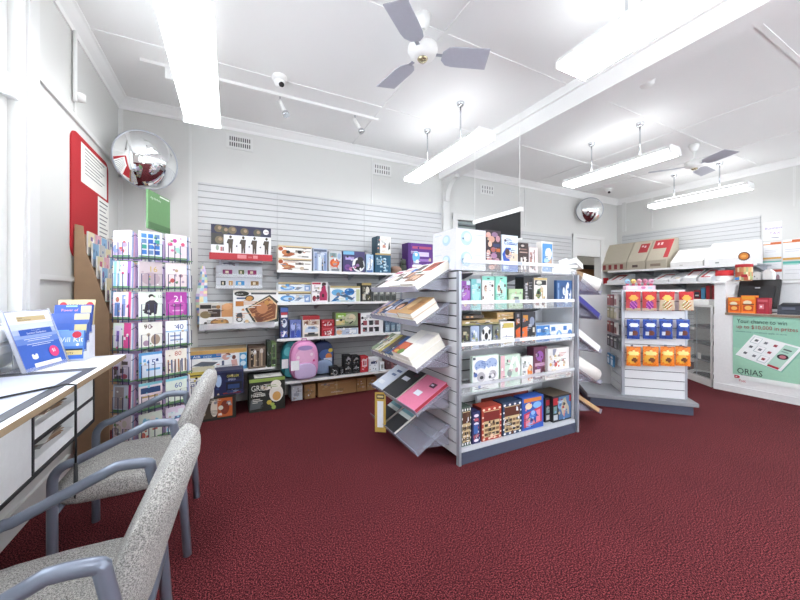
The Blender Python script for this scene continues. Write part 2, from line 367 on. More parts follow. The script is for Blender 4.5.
# unseen fixtures like the others, added out of view for fill light
lamp('unseen twin tube light added behind the camera on the left', -.24, -1.4, .2, 3.0, .3)
lamp('unseen twin tube light added behind the camera in the middle', 2.34, -2.2, -.6, 3.05, .3)
lamp('unseen twin tube light added behind the camera by the counter', 4.6, -1.3, .2, 3.02, .25)
lamp('unseen twin tube light added behind the counter at the right', 7.1, -.9, .6, 3.0, .25)
def fan(label, x, y, z, a0, R=.6, col='#b9bac6'):
    o = empty('ceiling_fan', label, 'fan', (x, y, z), group='ceiling fans')
    MB().lathe([(.001, -.035), (.06, -.03), (.1, -.005), (.115, .03), (.11, .055), (.06, .08), (.03, .1), (.001, .1)], WHITE, 28).obj('motor_housing', o)
    MB().lathe([(.001, -.052), (.03, -.05), (.04, -.036), (.04, -.028)], mat('#b9ad8f', .25, .8), 16).obj('hub_cap', o)
    MB().tube([(0, 0, .09), (0, 0, CZ-z-.05)], .012, WHITE).obj('down_rod', o)
    MB().lathe([(.02, -.1), (.05, -.07), (.065, 0), (.001, 0)], WHITE, 18, (0, 0, CZ-z)).obj('canopy', o)
    for k in range(3):
        a = math.radians(a0+120*k); u = Vector((math.cos(a), math.sin(a), 0)); v = Vector((-math.sin(a), math.cos(a), 0)); n = Vector((0, 0, 1))
        mb = MB(); tw = v*math.cos(.2)-n*math.sin(.2); nn = u.cross(tw)
        pr = [(.15, -.035), (.19, -.075), (.24, -.085), (R, -.095), (R+.02, .085), (.24, .085), (.19, .075), (.15, .035)]
        A = [u*p+tw*q+nn*.003 for p, q in pr]; B = [u*p+tw*q-nn*.003 for p, q in pr]; m_ = len(pr)
        mb.face(A, col); mb.face(B[::-1], col)
        for i in range(m_): j = (i+1) % m_; mb.face([B[i], B[j], A[j], A[i]], col)
        bl = mb.obj('blade', o)
        MB().box(-.1, .1, -.014, .014, -.004, .0, METALG).obj('blade_arm', bl, M=Matrix.Translation(u*.14+n*.008)@Matrix.Rotation(a, 4, 'Z'))
    return o
fan('three bladed ceiling fan with grey blades, at top centre of the room', 1.31, 2.2, 3.16, -20, .5)
fan('smaller looking three bladed ceiling fan far right above the counter', 5.9, 2.36, 3.14, 5, .52)
# track lights
o = empty('track_light', 'white lighting track with small spotlights on the ceiling near the left back corner', 'track light', (0, 3.74, CZ))
MB().box(-.72, 1.6, -.016, .016, -.03, -.0005, WHITE).obj('rail', o)
def spot(x, aim, kind=0):
    MB().tube([(x, 0, -.03), (x, 0, -.09)], .006, CHROME, 8).obj('stem', o)
    a = Vector((x, 0, -.09)); d = Vector(aim).normalized()
    s = MB().tube([a-d*.02, a+d*.11], .02, WHITE, 12).tube([a+d*.11, a+d*.125, a+d*.16], [.02, .034, .036], CHROME, 14); s.obj('spotlight', o)
spot(SX(280, 3.74), (.35, -.2, -.8)); spot(SX(355, 3.74), (.3, -.1, -.5))
x = SX(172, 3.74); MB().box(x-.05, x+.03, -.03, .03, -.14, -.04, WHITE).obj('transformer_box', o)
# dome cameras, smoke detectors, wall vents
def dome(label, x, y, d):
    o = empty('security_camera', label, 'security camera', (x, y, CZ), group='dome security cameras')
    MB().lathe([(.065, 0), (.07, -.015), (.066, -.035), (.05, -.05), (.001, -.05)], WHITE, 24).obj('base', o)
    MB().lathe([(.001, -.105), (.025, -.1), (.045, -.08), (.05, -.055), (.048, -.04)], WHITE, 24).obj('turret', o)
    v = Vector(d).normalized(); c = Vector((0, 0, -.07)); MB().tube([c+v*.03, c+v*.054], [.024, .022], BLACK, 16).obj('lens', o)
dome('white dome security camera on the ceiling above the slatted wall, left of the fan', .43, 3.44, (.35, -.8, -.55))
dome('white dome security camera on the ceiling at the far right corner', 6.85, 4.15, (-.6, -.7, -.4))
o = MB().lathe([(.001, -.075), (.05, -.075), (.06, -.06), (.06, -.025), (.072, -.024), (.075, 0)], WHITE, 26).obj('smoke_detector', loc=(3.66, 1.84, CZ)); tag(o, 'round white smoke detector on the ceiling right of the beam', 'smoke detector')
for px, py, lab, n in ((240, 143, 'white wall vent with dark slots above the left end of the slatted wall', 10), (382, 170, 'white wall vent near the ceiling left of the wall post', 7), (487, 190, 'white wall vent high above the far doorway', 5)):
    x, z = SX(px, BY), SZ(px, py, BY); v = MB().box(-.15, .15, -.012, 0, -.09, .09, TRIM)
    for r_ in (-.035, .035):
        for k in range(n):
            xx = -.11+.22*k/(n-1); v.box(xx-.006, xx+.006, -.0135, -.012, r_-.024, r_+.024, DARK)
    tag(v.obj('wall_vent', loc=(x, BY, z)), lab, 'vent', 'wall vents')
# pipe and switch on the left wall
x, y = LX, TY(71.5, LX)
mb = MB().tube([(LX+.02, y, CZ-.1), (LX+.02, y, TZ(71, 100, LX))], .014, WHITE, 8); z = TZ(75, 98, LX)
mb.lathe([(.001, 0), (.035, 0), (.035, .05), (.02, .06), (.001, .06)], WHITE, 16, (LX+.04, y+.03, z-.03)); tag(mb.obj('conduit_pipe'), 'white conduit pipe with a round junction box high on the left wall', 'pipe')
# convex mirrors
def convex(label, loc, r, n, anchor):
    n = Vector(n).normalized(); x = n.cross(Vector((0, 0, 1))).normalized(); y = n.cross(x)
    Mx = Matrix(((x.x, y.x, n.x, loc[0]), (x.y, y.y, n.y, loc[1]), (x.z, y.z, n.z, loc[2]), (0, 0, 0, 1)))
    o = empty('convex_mirror', label, 'mirror', M=Mx, group='convex security mirrors')
    R = r*1.25; pr = []
    for k in range(13):
        a = math.asin(r/R)*(1-k/12); pr.append((max(R*math.sin(a), .0005), R*math.cos(a)-math.sqrt(R*R-r*r)))
    MB().lathe(pr, MIRROR, 48).obj('mirror_face', o)
    MB().lathe([(r-.006, .004), (r+.006, .006), (r+.008, -.012), (r-.01, -.02), (.001, -.03)], METALG, 48).obj('back_shell', o)
    MB().tube([(0, 0, -.02), (0, 0, -.06), Mx.inverted()@Vector(anchor)], .012, METALG, 8).obj('bracket', o)
convex('large round convex mirror in the back left corner above the card spinner', (-.74, 4.12, 2.66), .275, (.5, -.85, -.16), (LX+.02, BY-.02, 2.6))
convex('small far convex mirror above the open doorway on the back wall', (6.6, 4.38, 3.03), .25, (-.62, -.75, -.18), (6.65, BY-.002, 2.95))
# ================================================================ HANGING BLIND over the centre unit
o = empty('hanging_banner', 'black banner panel hung from a white rail by two thin cords above the centre unit', 'banner', (3.0, 3.24, 2.3))
MB().box(-.02, .02, -.44, .42, -.02, .03, WHITE).obj('top_rail', o)
MB().box(-.004, .004, -.41, .38, -.33, -.02, BLACK).obj('panel', o)
MB().tube([(0, -.43, -.335), (0, .4, -.335)], .012, WHITE, 8).obj('bottom_rail', o)
for y in (-.4, .4): MB().tube([(0, y, .03), (.0, y, CZ-2.3-.0)], .003, WHITE, 6).obj('cord', o)
# ================================================================ SHELVES ON THE BACK WALL
lamp('unseen twin tube light added in the storeroom beyond the open doorway', 6.4, 4.9, 6.1, 3.1, .25)  # added out of view so the storeroom cupboard is lit
SF = BY-.0215
def shelf(label, x0, x1, z, depth, rail='white', lip=.03, nb=3):
    o = empty('wall_shelf', label, 'shelf', ((x0+x1)/2, SF, z), group='shelves on the back slatted wall'); w = (x1-x0)/2
    c = CLEARL if rail == 'clear' else METALG
    MB().box(-w, w, -depth, -.0005, -.012, 0, c).obj('board', o)
    if rail == 'clear': MB().box(-w, w, -depth-.004, -depth, -.012, lip+.03, CLEARL).obj('front_lip', o)
    else: MB().box(-w, w, -depth-.006, -depth, -.022, lip*.3, WHITE).obj('price_rail', o)
    for k in range(nb):
        xx = -w+.05+(2*w-.1)*k/(nb-1)
        MB().prism([(-.001, -.012), (-.001, -.09), (-depth*.75, -.03), (-depth*.75, -.012)], 'x', xx-.008, xx+.008, METALG).obj('bracket', o)
    return o
yA = 4.27                                      # front faces of the goods
def zz(px, py, Y=4.25): return SZ(px, py, Y)
x0, x1 = SX(199, 4.2)+.0, SX(275, 4.2)
zB1, zC1 = zz(237, 328), zz(235, 370)
zA, zB, zC, zD = zz(330, 272), zz(330, 302.5), zz(320, 337), zz(330, 377, 4.15)
xm, xe = SX(277, 4.25), 3.0
shelf('clear fronted shelf holding the grill and bread maker cartons', x0, x1, zB1, .36, 'clear')
shelf('short pale shelf holding the wide blue table box, low on the left bay', x0, x1, zC1, .36)
shelf('long pale shelf of foil boxes and toys, topmost of the middle bay', xm, xe, zA, .36, nb=6)
shelf('long pale shelf of blue sheet boxes, second from the top of the middle bay', xm, xe, zB, .36, nb=6)
shelf('long pale shelf of red and green boxes, third down in the middle bay', xm, xe, zC, .36, nb=6)
shelf('deep white shelf with the backpacks, lowest in the middle bay', xm, xe, zD, .46, nb=6)
G = 'boxed goods on the back wall shelves'
def back(name, label, cat, a, b, top, z, col, items, Y=yA, d=.2, **k):
    x0, x1 = SX(a, Y), SX(b, Y); h = SZ((a+b)/2, top, Y)-z
    return carton(name, label, cat, x0+.003, x1-.003, Y, z+.0005, min(d, SF-Y-.005), h, col, items, k.pop('group', None), **k)
# -- top left: magazine display
Y = 4.35; a, b = SX(211, Y), SX(271, Y); w = b-a; zt, zbm = zz(240, 226, Y), zz(240, 260, Y)
o = empty('poster_display', 'display board with soldier figures over a red strip, top left of the slatted wall', 'display board', ((a+b)/2, Y, zbm))
h = zt-zbm
it = [('r', 0, .72, 1, 1, '#3a3a52'), ('r', 0, .42, .2, .75, '#4a4a48')]
R = random.Random(3)
for k, (u, v) in enumerate(((.12, .88), (.22, .84), (.34, .86), (.54, .84), (.76, .83), (.13, .56))): it += [('e', u, v, .07, .11, ['#6d6350', '#5c5a4c', '#7b6f5a'][k % 3]), ('e', u+.015, v+.02, .03, .05, '#a58b72')]
it += [('e', .91, .87, .05, .08, '#f0f0f0'), ('t', 'MEN', .88, .84, .07, '#8a3040')]
for k in range(4):
    u = .31+.2*k+(.01 if k % 2 else 0); c1 = '#544b40'
    it += [('r', u-.095, .22, u-.092, .72, '#b8b8c8'), ('e', u, .66, .022, .045, c1), ('p', [(u-.045, .6), (u+.045, .6), (u+.035, .42), (u-.035, .42)], c1), ('p', [(u-.034, .43), (u+.034, .43), (u+.03, .2), (u+.006, .2), (u, .36), (u-.01, .2), (u-.032, .2)], c1), ('p', [(u-.045, .58), (u-.065, .48), (u-.03, .46)], '#3f3a33'), ('e', u+.1, .4, .012, .025, '#26262c')]
it += [('e', .1, .33, .025, .08, '#9fb0a0'), ('r', .15, .24, .17, .36, '#b05050'), ('r', .18, .24, .2, .36, '#705050')]
MB().box(-w/2, w/2, 0, .012, .0, h, '#eef0f4').art((-w/2, 0, 0), (1,0,0), (0,0,1), w, h, it).obj('board', o)
MB().box(-w/2-.015, w/2+.01, -.05, -.0, -.005, .2*h-.01, '#b8323c').art((-w/2, -.05, 0), (1,0,0), (0,0,1), w, .17*h, [('r', .42, .2, .57, .85, '#d98a8e'), ('r', .68, .25, .76, .8, '#d98a8e'), ('r', .6, .3, .66, .6, '#c86a6e')]).obj('tray', o)
MB().box(-w*.1, w*.3, .012, SF-Y-.001, .02, .05, METALG).obj('hanging_bracket', o)
MB().box(-w/2+.1, w/2-.1, -.0, SF-Y-.001, -.02, -.006, METALG).obj('shelf', o)
# -- clear card rack under it
Y = 4.5; a, b = SX(216, Y), SX(262, Y); w = b-a; z0 = zz(240, 289, Y); h = zz(240, 266, Y)-z0
o = empty('card_rack', 'small clear rack of gift cards under the soldier display', 'card rack', ((a+b)/2, Y, z0))
MB().box(-w/2, w/2, .0, SF-Y-.001, 0, h, mat('#d9dbe2', .3)).obj('back_panel', o)
for k in range(2):
    zb = .02+k*h*.48; MB().box(-w/2, w/2, -.05+.02*k, -.045+.02*k, zb-.02, zb+.03, CLEAR).box(-w/2, w/2, -.045+.02*k, 0, zb-.02, zb-.014, CLEARL).obj('pocket', o)
cols = [('#8c2f6a', 'magenta'), ('#5d6a3c', 'olive'), ('#9c2a68', 'crimson'), ('#26282a', 'black and white'), ('#c08a3a', 'amber'), ('#3f8fc8', 'bright blue'), ('#8a6a40', 'tan brown')]
for k, (c1, nm) in enumerate(cols):
    row = 1 if k < 3 else 0; px = [(222, 233), (238, 244.5), (247, 257), (220.5, 226), (228.5, 233), (235, 245), (250, 259)][k]
    xa, xb = SX(px[0], Y), SX(px[1], Y); zb = z0+.015+row*h*.48
    cc = MB().box(0, xb-xa, 0, .004, 0, .085, '#e9e9ee').art((0, 0, 0), (1,0,0), (0,0,1), xb-xa, .085, [('r', .06, .3, .94, .95, c1), ('r', .3, .45, .6, .8, '#e6d9c0')])
    tag(cc.obj('gift_card', loc=(xa, Y-.03+.02*row-.006, zb)), '%s gift card in the %s row of the clear rack' % (nm, 'upper' if row else 'lower'), 'gift card', 'gift cards in the clear rack')
Y = 4.5; a, b = SX(219, Y), SX(239, Y)
o = back('sign_card', 'pale lilac sign card tucked between the soldier display and the card rack', 'sign', 219, 239, 257, zz(240, 266.5, 4.5)+.002, '#d5d6e0', [('r', .3, .5, .9, .9, '#8e5a78'), ('r', .2, .2, .8, .32, '#7a7d92')], Y=4.53, d=.01)
# -- grill, bread maker
def ttx(t, u, v, s, c, al='LEFT', sx=1): return ('t', t, u, v, s, c, al, sx)
back('appliance_box', 'low carton with a brown and orange bread picture at the left of the clear shelf', 'box', 199, 233, 303, zB1, '#efeeec', [('r', 0, .45, 1, 1, '#cfc9c0'), ('r', .02, .78, .35, .93, '#23241f'), ('r', .36, .8, .62, .9, '#6c6a66'), ('r', .25, .45, .62, .75, '#4b3a30'), ('e', .18, .55, .16, .14, '#8a7a5a'), ('p', [(.66, .45), (.66, .9), (.8, .98), (1, .98), (1, .45)], '#d49a66'), ('e', .83, .85, .15, .12, '#e0a878'), ('e', .6, .24, .28, .16, '#a77a48'), ('e', .6, .26, .2, .1, '#c99a5c'), ('e', .12, .14, .1, .06, '#2a2b26')], side='#8a4b3a', d=.26)
back('grill_box', 'large carton with a tilted photo of a grill plate on the clear shelf', 'box', 233, 278.5, 290, zB1, '#f1f1f0', [('r', 0, .93, 1, 1, '#dedad2'), ('e', .18, .9, .16, .07, '#22261f'), ttx('GRILLER', .05, .875, .05, '#e8e8e8'), ('r', .38, .88, .95, .93, '#55565a'), ('r', .07, .76, .28, .8, '#33507a'), ('p', [(.25, .5), (.8, .87), (1, .68), (1, .13), (.5, .02)], '#3e4640'), ('p', [(.3, .5), (.79, .82), (.98, .6), (.96, .2), (.52, .07)], '#e3c39a'), ('p', [(.33, .49), (.78, .78), (.95, .58), (.93, .23), (.53, .11)], '#8a5236')]+[('p', [(.35+.06*k, .47-.055*k), (.36+.06*k, .485-.055*k), (.8+.02*k, .77-.09*k), (.79+.02*k, .75-.09*k)], '#d69a66') for k in range(7)]+[('e', .63, .5, .13, .15, '#c8875c'), ('e', .35, .78, .1, .08, '#3a3328'), ('e', .35, .78, .07, .055, '#c9924e'), ('r', .05, .57, .22, .7, '#c07b3a'), ('e', .13, .33, .08, .025, '#303434'), ('e', .13, .22, .07, .07, '#2e3234'), ('e', .13, .22, .045, .045, '#f1f1f0'), ('p', [(.2, .12), (.27, .2), (.36, .14), (.3, .08)], '#444a4c')], side='#d8d8d6', d=.26)
# hanging pastel toy bag
mb = MB(); R = random.Random(5); pal = ['#bcd7e8', '#e8b9cf', '#f3e3b0', '#7fa9d8', '#c7e3cf', '#d8c4e6', '#f2f2f4']
x = SX(202.5, 4.5); zt, zb_ = zz(202, 266, 4.5), zz(202, 327, 4.5); n = 22
for i in range(n):
    u0, u1 = i/n, (i+1)/n
    for s in (-1, 1):
        for k in range(3):
            w0, w1 = [.02+.04*math.sin(min(1, u*1.5)*math.pi/2) for u in (u0, u1)]
            a0, a1 = -1+2*k/3, -1+2*(k+1)/3
            P = lambda a, w, u: (a*w+.01*math.sin(u*9), s*.03*(1-a*a)*math.sin(math.pi*min(1, u+.08))+0.0, -(zt-zb_)*u)
            q = [P(a0, w0, u0), P(a1, w0, u0), P(a1, w1, u1), P(a0, w1, u1)]
            mb.face(q if s < 0 else q[::-1], R.choice(pal))
mb.tube([(0, 0, 0), (0, .02, .03), (0, .09, .04)], .003, CHROME, 6)
tag(mb.obj('toy_bag', loc=(x, 4.5, zt)), 'long pastel patterned bag hanging on a hook at the left edge of the slatted wall', 'bag')
# -- third level left
Y = 4.23
back('folding_table_box', 'wide white and blue box with a grey folding table picture, low on the left', 'box', 187.5, 247, 350, zC1, '#f4f6f7', [('r', 0, .82, 1, 1, '#c9a05e'), ('r', 0, .66, .55, .83, '#2f6fb4'), ttx('AIR', .08, .69, .15, '#ffffff', 'LEFT', 1.3), ttx('DESK', .25, .69, .12, '#cfe6f6', 'LEFT', 1.2), ('p', [(.06, .35), (.22, .52), (.5, .45), (.38, .27)], '#5a606c'), ('r', .2, .2, .22, .35, '#7a808a'), ('r', .34, .15, .36, .33, '#7a808a'), ('r', .56, .28, .6, .5, '#55607a'), ('e', .77, .62, .035, .1, '#6a3d33'), ('p', [(.72, .5), (.82, .52), (.84, .22), (.74, .2)], '#d8a8a0'), ('r', .87, .05, 1, .8, '#5aa4d0'), ('e', .935, .6, .05, .12, '#e8f2f6'), ('e', .935, .3, .05, .12, '#d2e6ee')], Y=Y, side='#2f6fb4', tcol='#bfa781', d=.3)
back('cutlery_box', 'brown box with cutlery pictures beside the folding table box', 'box', 248, 266, 346.5, zC1, '#5a4638', [('r', .06, .05, .94, .94, '#8d7a68'), ('r', .14, .08, .3, .9, '#2c241e'), ('e', .36, .74, .1, .13, '#d8d4cc'), ('r', .34, .1, .4, .65, '#c9b28a'), ('r', .5, .1, .6, .8, '#3a2e26'), ('e', .76, .78, .1, .12, '#cfc8bc'), ('r', .73, .1, .79, .7, '#bda58a'), ('r', .86, .1, .92, .85, '#3a2e26')], Y=Y, d=.22)
for k, (a, b, c1, nm) in enumerate(((267, 271.3, '#2b3a2a', 'nearly black'), (271.3, 276.5, '#6d8a55', 'dark and lime green'))):
    back('slim_box', '%s slim box standing at the right end of the left bay' % nm, 'box', a, b, 341.5+k, zC1, c1, [('r', .1, .1, .9, .3, '#20261e'), ('r', .2, .4, .8, .9, '#35452f')], Y=Y, d=.2, group='slim dark boxes')
# -- floor stack under left bay
def fstack(name, label, a, b, top, bot, Y, col, items, d, z=0, **k):
    x0, x1 = SX(a, Y), SX(b, Y); h = SZ((a+b)/2, top, Y)-z
    return carton(name, label, 'box', x0, x1, Y, z+.001, d, h, col, items, **k)
Yf = 4.02
z1 = SZ(225, 396, Yf)
fstack('barbecue_box', 'small box with orange food picture on the carpet, bottom of the floor stack', 198, 236, 396.5, 404, Yf, '#26241f', [('r', .1, .1, .4, .9, '#4f4336'), ('e', .42, .5, .1, .35, '#dcd3c4'), ('r', .5, .1, .9, .9, '#c0602c'), ('e', .7, .5, .12, .3, '#7a2f1c')], .36)
h1 = SZ(217, 396.5, Yf)+.002
fstack('grill_carton', 'navy carton with yellow lettering lying on the floor stack', 214, 243.5, 370.5, 396, Yf, '#1c2350', [('r', .4, .62, .95, .9, '#141938'), ttx('GRILLER', .42, .72, .14, '#d8cf5a', 'LEFT', .9), ttx('SPEED', .46, .58, .12, '#b8c0e0', 'LEFT', .9), ('e', .15, .6, .1, .25, '#aac0e0'), ('r', .4, .18, .95, .52, '#0e1020'), ('r', .46, .25, .86, .42, '#2a4478'), ('r', .3, .05, .9, .1, '#8a3030'), ('r', .02, .93, 1, .99, '#30385e')], .36, z=h1, tcol='#3a3f5c')
fstack('grill_carton', 'white carton with a yellow top edge and blue GRILL lettering, partly behind the chair', 187, 213.5, 372, 396, Yf-.06, '#f2f2ee', [('r', 0, .8, 1, 1, '#d8c35a'), ('r', 0, .86, 1, .9, '#3a3628'), ttx('GRILL', .04, .5, .25, '#3a4a86', 'LEFT', 1.15), ('r', .25, .1, .9, .42, '#2c2c30')], .36, z=h1, tcol='#c6c0a4')
mb_h = SZ(265, 378, 4.1)
carton('oven_box', 'black and green carton with a food bowl picture on the carpet by the shelf end', 'box', SX(249, 4.08), SX(285, 4.08), 4.08, .001, .34, mb_h, '#1f231d', [('r', 0, .9, 1, 1, '#93ad55'), ('t', 'GRILL', .05, .64, .24, '#e6e6e0', 'LEFT', .8), ('t', 'MASTER', .05, .46, .14, '#d5d5cc', 'LEFT', .8), ('p', [(.02, .08), (.3, .1), (.36, .35), (.05, .38)], '#5a5f62'), ('e', .75, .5, .2, .26, '#e9e4da'), ('e', .76, .42, .12, .14, '#d9a55e'), ('e', .74, .78, .15, .14, '#f0ece2'), ('e', .55, .25, .07, .07, '#c9b44a'), ('e', .64, .18, .06, .05, '#a9bb55')], tcol='#23281f')
o = MB().box(-.16, .14, -.1, .09, 0, .002, PAPER).art((-.16, -.1, .002), (1,0,0), (0,1,0), .3, .19, [('r', .1, .3, .6, .38, '#7a8a5a'), ('r', .1, .6, .8, .66, '#9a9a9a')]).obj('leaflet', loc=(SX(269, 4.18), 4.22, mb_h+.002)); tag(o, 'white leaflet lying on top of the black and green oven carton', 'leaflet')
fstack('dark_carton', 'dark carton on the carpet behind the grey chair arm, left of the floor stack', 180, 189, 372, 405, 4.0, '#2b2728', busy(2, ['#4a3c3c', '#1a1a1c', '#6a5a50'], 6), .3)
# ---------------------------------------------------------------- middle bay goods
foil = [('r', 0, .86, 1, 1, '#d8c39a'), ('r', 0, 0, .12, .86, '#f0e8e0'), ('e', .07, .72, .07, .16, '#b0542c'), ('p', [(.1, .12), (.32, .5), (.46, .42), (.5, .3), (.3, .12)], '#a85a34'), ('e', .2, .45, .1, .2, '#c77b4c'), ('r', .14, .82, .98, .88, '#2a2420'), ('r', .5, .5, .75, .66, '#8a8076'), ('r', .7, .12, .9, .2, '#5a5450'), ('r', .78, .55, .96, .62, '#9a8f86')]
hA = (zz(295, 246.5)-zA)/2
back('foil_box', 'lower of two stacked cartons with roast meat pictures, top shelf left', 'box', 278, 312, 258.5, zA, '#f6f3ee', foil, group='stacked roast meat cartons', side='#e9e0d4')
back('foil_box', 'upper of two stacked cartons with roast meat pictures, top shelf left', 'box', 278, 312, 246, zA+zz(295, 258.5, yA)-zA+.001, '#f6f3ee', foil, group='stacked roast meat cartons', side='#e9e0d4')
back('bottle_pack', 'grey blue clear pack of bottles on the top shelf', 'box', 313, 327.5, 248.5, zA, '#b8c3d6', [('r', .1, .06, .3, .8, '#8c9fc4'), ('r', .36, .06, .55, .7, '#dfe6f0'), ('r', .62, .05, .7, .55, '#3c4456'), ('r', .76, .05, .94, .8, '#7f93bd'), ('r', .05, .86, .95, .96, '#5d6880')], d=.14)
back('toy_pack', 'pale pack with an orange blob picture, top shelf beside the purple box', 'box', 328.5, 342, 251.5, zA, '#c9cdd0', [('e', .45, .45, .36, .2, '#e0602c'), ('e', .45, .45, .2, .1, '#f08a4a'), ('r', .1, .72, .6, .92, '#8aa0a0'), ('r', .2, .06, .8, .16, '#7a7f86'), ('e', .8, .78, .14, .14, '#9ab0c8')], d=.14)
back('robot_toy_box', 'blue purple box with a round black and white toy picture on the top shelf', 'box', 343, 365, 251.5, zA, '#46406e', [('r', 0, .84, .5, 1, '#7ab6d8'), ('r', .1, .6, .5, .74, '#b8a8dc'), ('e', .7, .38, .29, .34, '#eceef0'), ('p', [(.5, .2), (.58, .6), (.9, .62), (.96, .3), (.76, .1)], '#23242a'), ('e', .78, .62, .14, .14, '#2a2a30'), ('e', .66, .35, .08, .08, '#8a6a9a'), ('e', .2, .25, .14, .14, '#7a4f96'), ('e', .36, .18, .1, .09, '#d88ab0')], side='#3a3460')
back('toy_box', 'pale blue slim box between the purple box and the teal stack', 'box', 366, 373.5, 254.5, zA, '#a9c6e2', [('p', [(.1, .1), (.5, .8), (.95, .7), (.6, .1)], '#f1f5fa'), ('r', .1, .02, .9, .16, '#4f6fa8'), ('r', .5, .2, .6, .9, '#39557e')])
hT = zz(385, 253.5)-zA
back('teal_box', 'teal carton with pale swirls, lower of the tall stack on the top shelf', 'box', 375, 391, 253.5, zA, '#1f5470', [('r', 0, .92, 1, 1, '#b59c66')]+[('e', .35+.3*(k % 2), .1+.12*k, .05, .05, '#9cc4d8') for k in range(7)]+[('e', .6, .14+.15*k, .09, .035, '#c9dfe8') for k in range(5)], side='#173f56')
back('book_box', 'white and grey picture box on top of the teal carton', 'box', 377, 391, 236.5, zA+zz(383, 253.5, yA)-zA+.001, '#e9e7e2', [('r', 0, 0, .2, 1, '#39505c'), ('r', .3, .7, .95, .95, '#f6f4ee'), ('e', .5, .4, .12, .12, '#c98f7c'), ('p', [(.8, .2), (.95, .3), (.9, .7), (.84, .6)], '#2e3230')], side='#34505e')
mb = MB().lathe([(.001, 0), (.07, .005), (.09, .04), (.085, .08), (.06, .11), (.001, .12)], '#8d6f5e', 18); tag(mb.obj('straw_basket', loc=(SX(396, 4.36), 4.37, zA+.001)), 'low round brown basket behind the magazines at the right end of the top shelf', 'basket')
tb = MB().lathe([(.001, 0), (.06, .01), (.075, .06), (.06, .12), (.045, .14), (.001, .145)], '#3b4238', 16); o = tb.obj('soft_toy', loc=(SX(404, 4.38), 4.38, zA+.001)); tag(o, 'small dark green soft toy left of the purple box on the top shelf', 'toy')
h_ = MB().lathe([(.001, -.05), (.035, -.04), (.05, 0), (.035, .04), (.001, .05)], '#4a4e44', 14, (0, 0, .18)); 
for s in (-1, 1): h_.lathe([(.001, -.018), (.018, 0), (.001, .018)], '#4a4e44', 8, (s*.04, 0, .225))
h_.obj('head', o)
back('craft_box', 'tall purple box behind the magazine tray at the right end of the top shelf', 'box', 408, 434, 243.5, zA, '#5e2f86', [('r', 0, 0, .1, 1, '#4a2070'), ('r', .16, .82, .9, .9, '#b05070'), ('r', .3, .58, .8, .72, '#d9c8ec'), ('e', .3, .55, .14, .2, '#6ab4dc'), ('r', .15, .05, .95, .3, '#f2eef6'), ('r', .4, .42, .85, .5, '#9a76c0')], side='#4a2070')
# second shelf
blue = [('r', 0, .82, 1, 1, '#cdb88a'), ('r', 0, .76, 1, .84, '#3a3a34'), ('e', .28, .4, .22, .26, '#5c9fdc'), ('e', .3, .38, .15, .14, '#b8dcf6'), ('p', [(.48, .2), (.62, .5), (.74, .44), (.6, .16)], '#7a8fae'), ('r', .8, .06, .98, .7, '#88a8d4'), ('r', .84, .2, .93, .5, '#e6eef8')]
hB = zz(295, 291.5, yA)
back('sheet_box', 'lower of two stacked white and blue boxes with tan tops, second shelf left', 'box', 278, 311, 291.5, zB, '#eef4fa', blue, group='stacked white and blue boxes')
back('sheet_box', 'upper of two stacked white and blue boxes with tan tops, second shelf left', 'box', 278, 311, 282.5, hB+.001, '#eef4fa', blue, group='stacked white and blue boxes')
back('drink_machine_box', 'white box with a magenta bottle picture on the second shelf', 'box', 311.5, 328, 282, zB, '#f6f1f2', [('r', .02, .88, .55, .97, '#b83248'), ('p', [(.48, .1), (.48, .45), (.62, .62), (.66, .82), (.86, .82), (.88, .62), (.96, .45), (.96, .1)], '#b22a5c'), ('e', .76, .9, .14, .08, '#4a3438'), ('r', .04, .5, .48, .55, '#b7aab0'), ('e', .16, .2, .12, .14, '#8a2a3a'), ('e', .38, .24, .1, .12, '#3c3a40'), ('e', .7, .34, .08, .09, '#4e1026')], side='#e2d6d8')
back('train_track_box', 'blue and white picture box with a tan top edge, second shelf middle', 'box', 330, 360.5, 286, zB, '#f2f6f8', [('r', 0, .88, 1, 1, '#c4b27e'), ('e', .24, .6, .2, .2, '#6fb4e2'), ('e', .63, .64, .17, .22, '#2b78c4'), ('p', [(.28, .42), (.5, .5), (.8, .2), (.7, .12)], '#4a6a8c'), ('p', [(.02, .05), (.2, .35), (.3, .1)], '#1f6fb0'), ('r', .86, .05, .98, .8, '#c9d0a8'), ('r', .2, .03, .8, .12, '#b7d8e8')])
back('dark_box', 'dark patterned box with a tan top at the end of the second shelf', 'box', 361.5, 371.5, 283, zB, '#3a3a38', [('r', 0, .88, 1, 1, '#bfa86e'), ('r', .1, .1, .4, .4, '#c9c6b8'), ('e', .6, .6, .2, .2, '#e4e0d4'), ('r', .5, .1, .9, .35, '#55543c'), ('r', .1, .55, .35, .8, '#7a7868')])
for k in range(4): back('jar', '', 'jar', 373+6*k, 378.4+6*k, 291, zB, '#777b78', [('r', .1, .1, .9, .6, '#4f5450'), ('r', .2, .7, .8, .95, '#b5b7ae')], d=.06, group='grey jars behind the magazines on the second shelf')['label'] = 'small grey jar, %s of four at the right end of the second shelf' % ['leftmost', 'second from left', 'third from left', 'rightmost'][k]
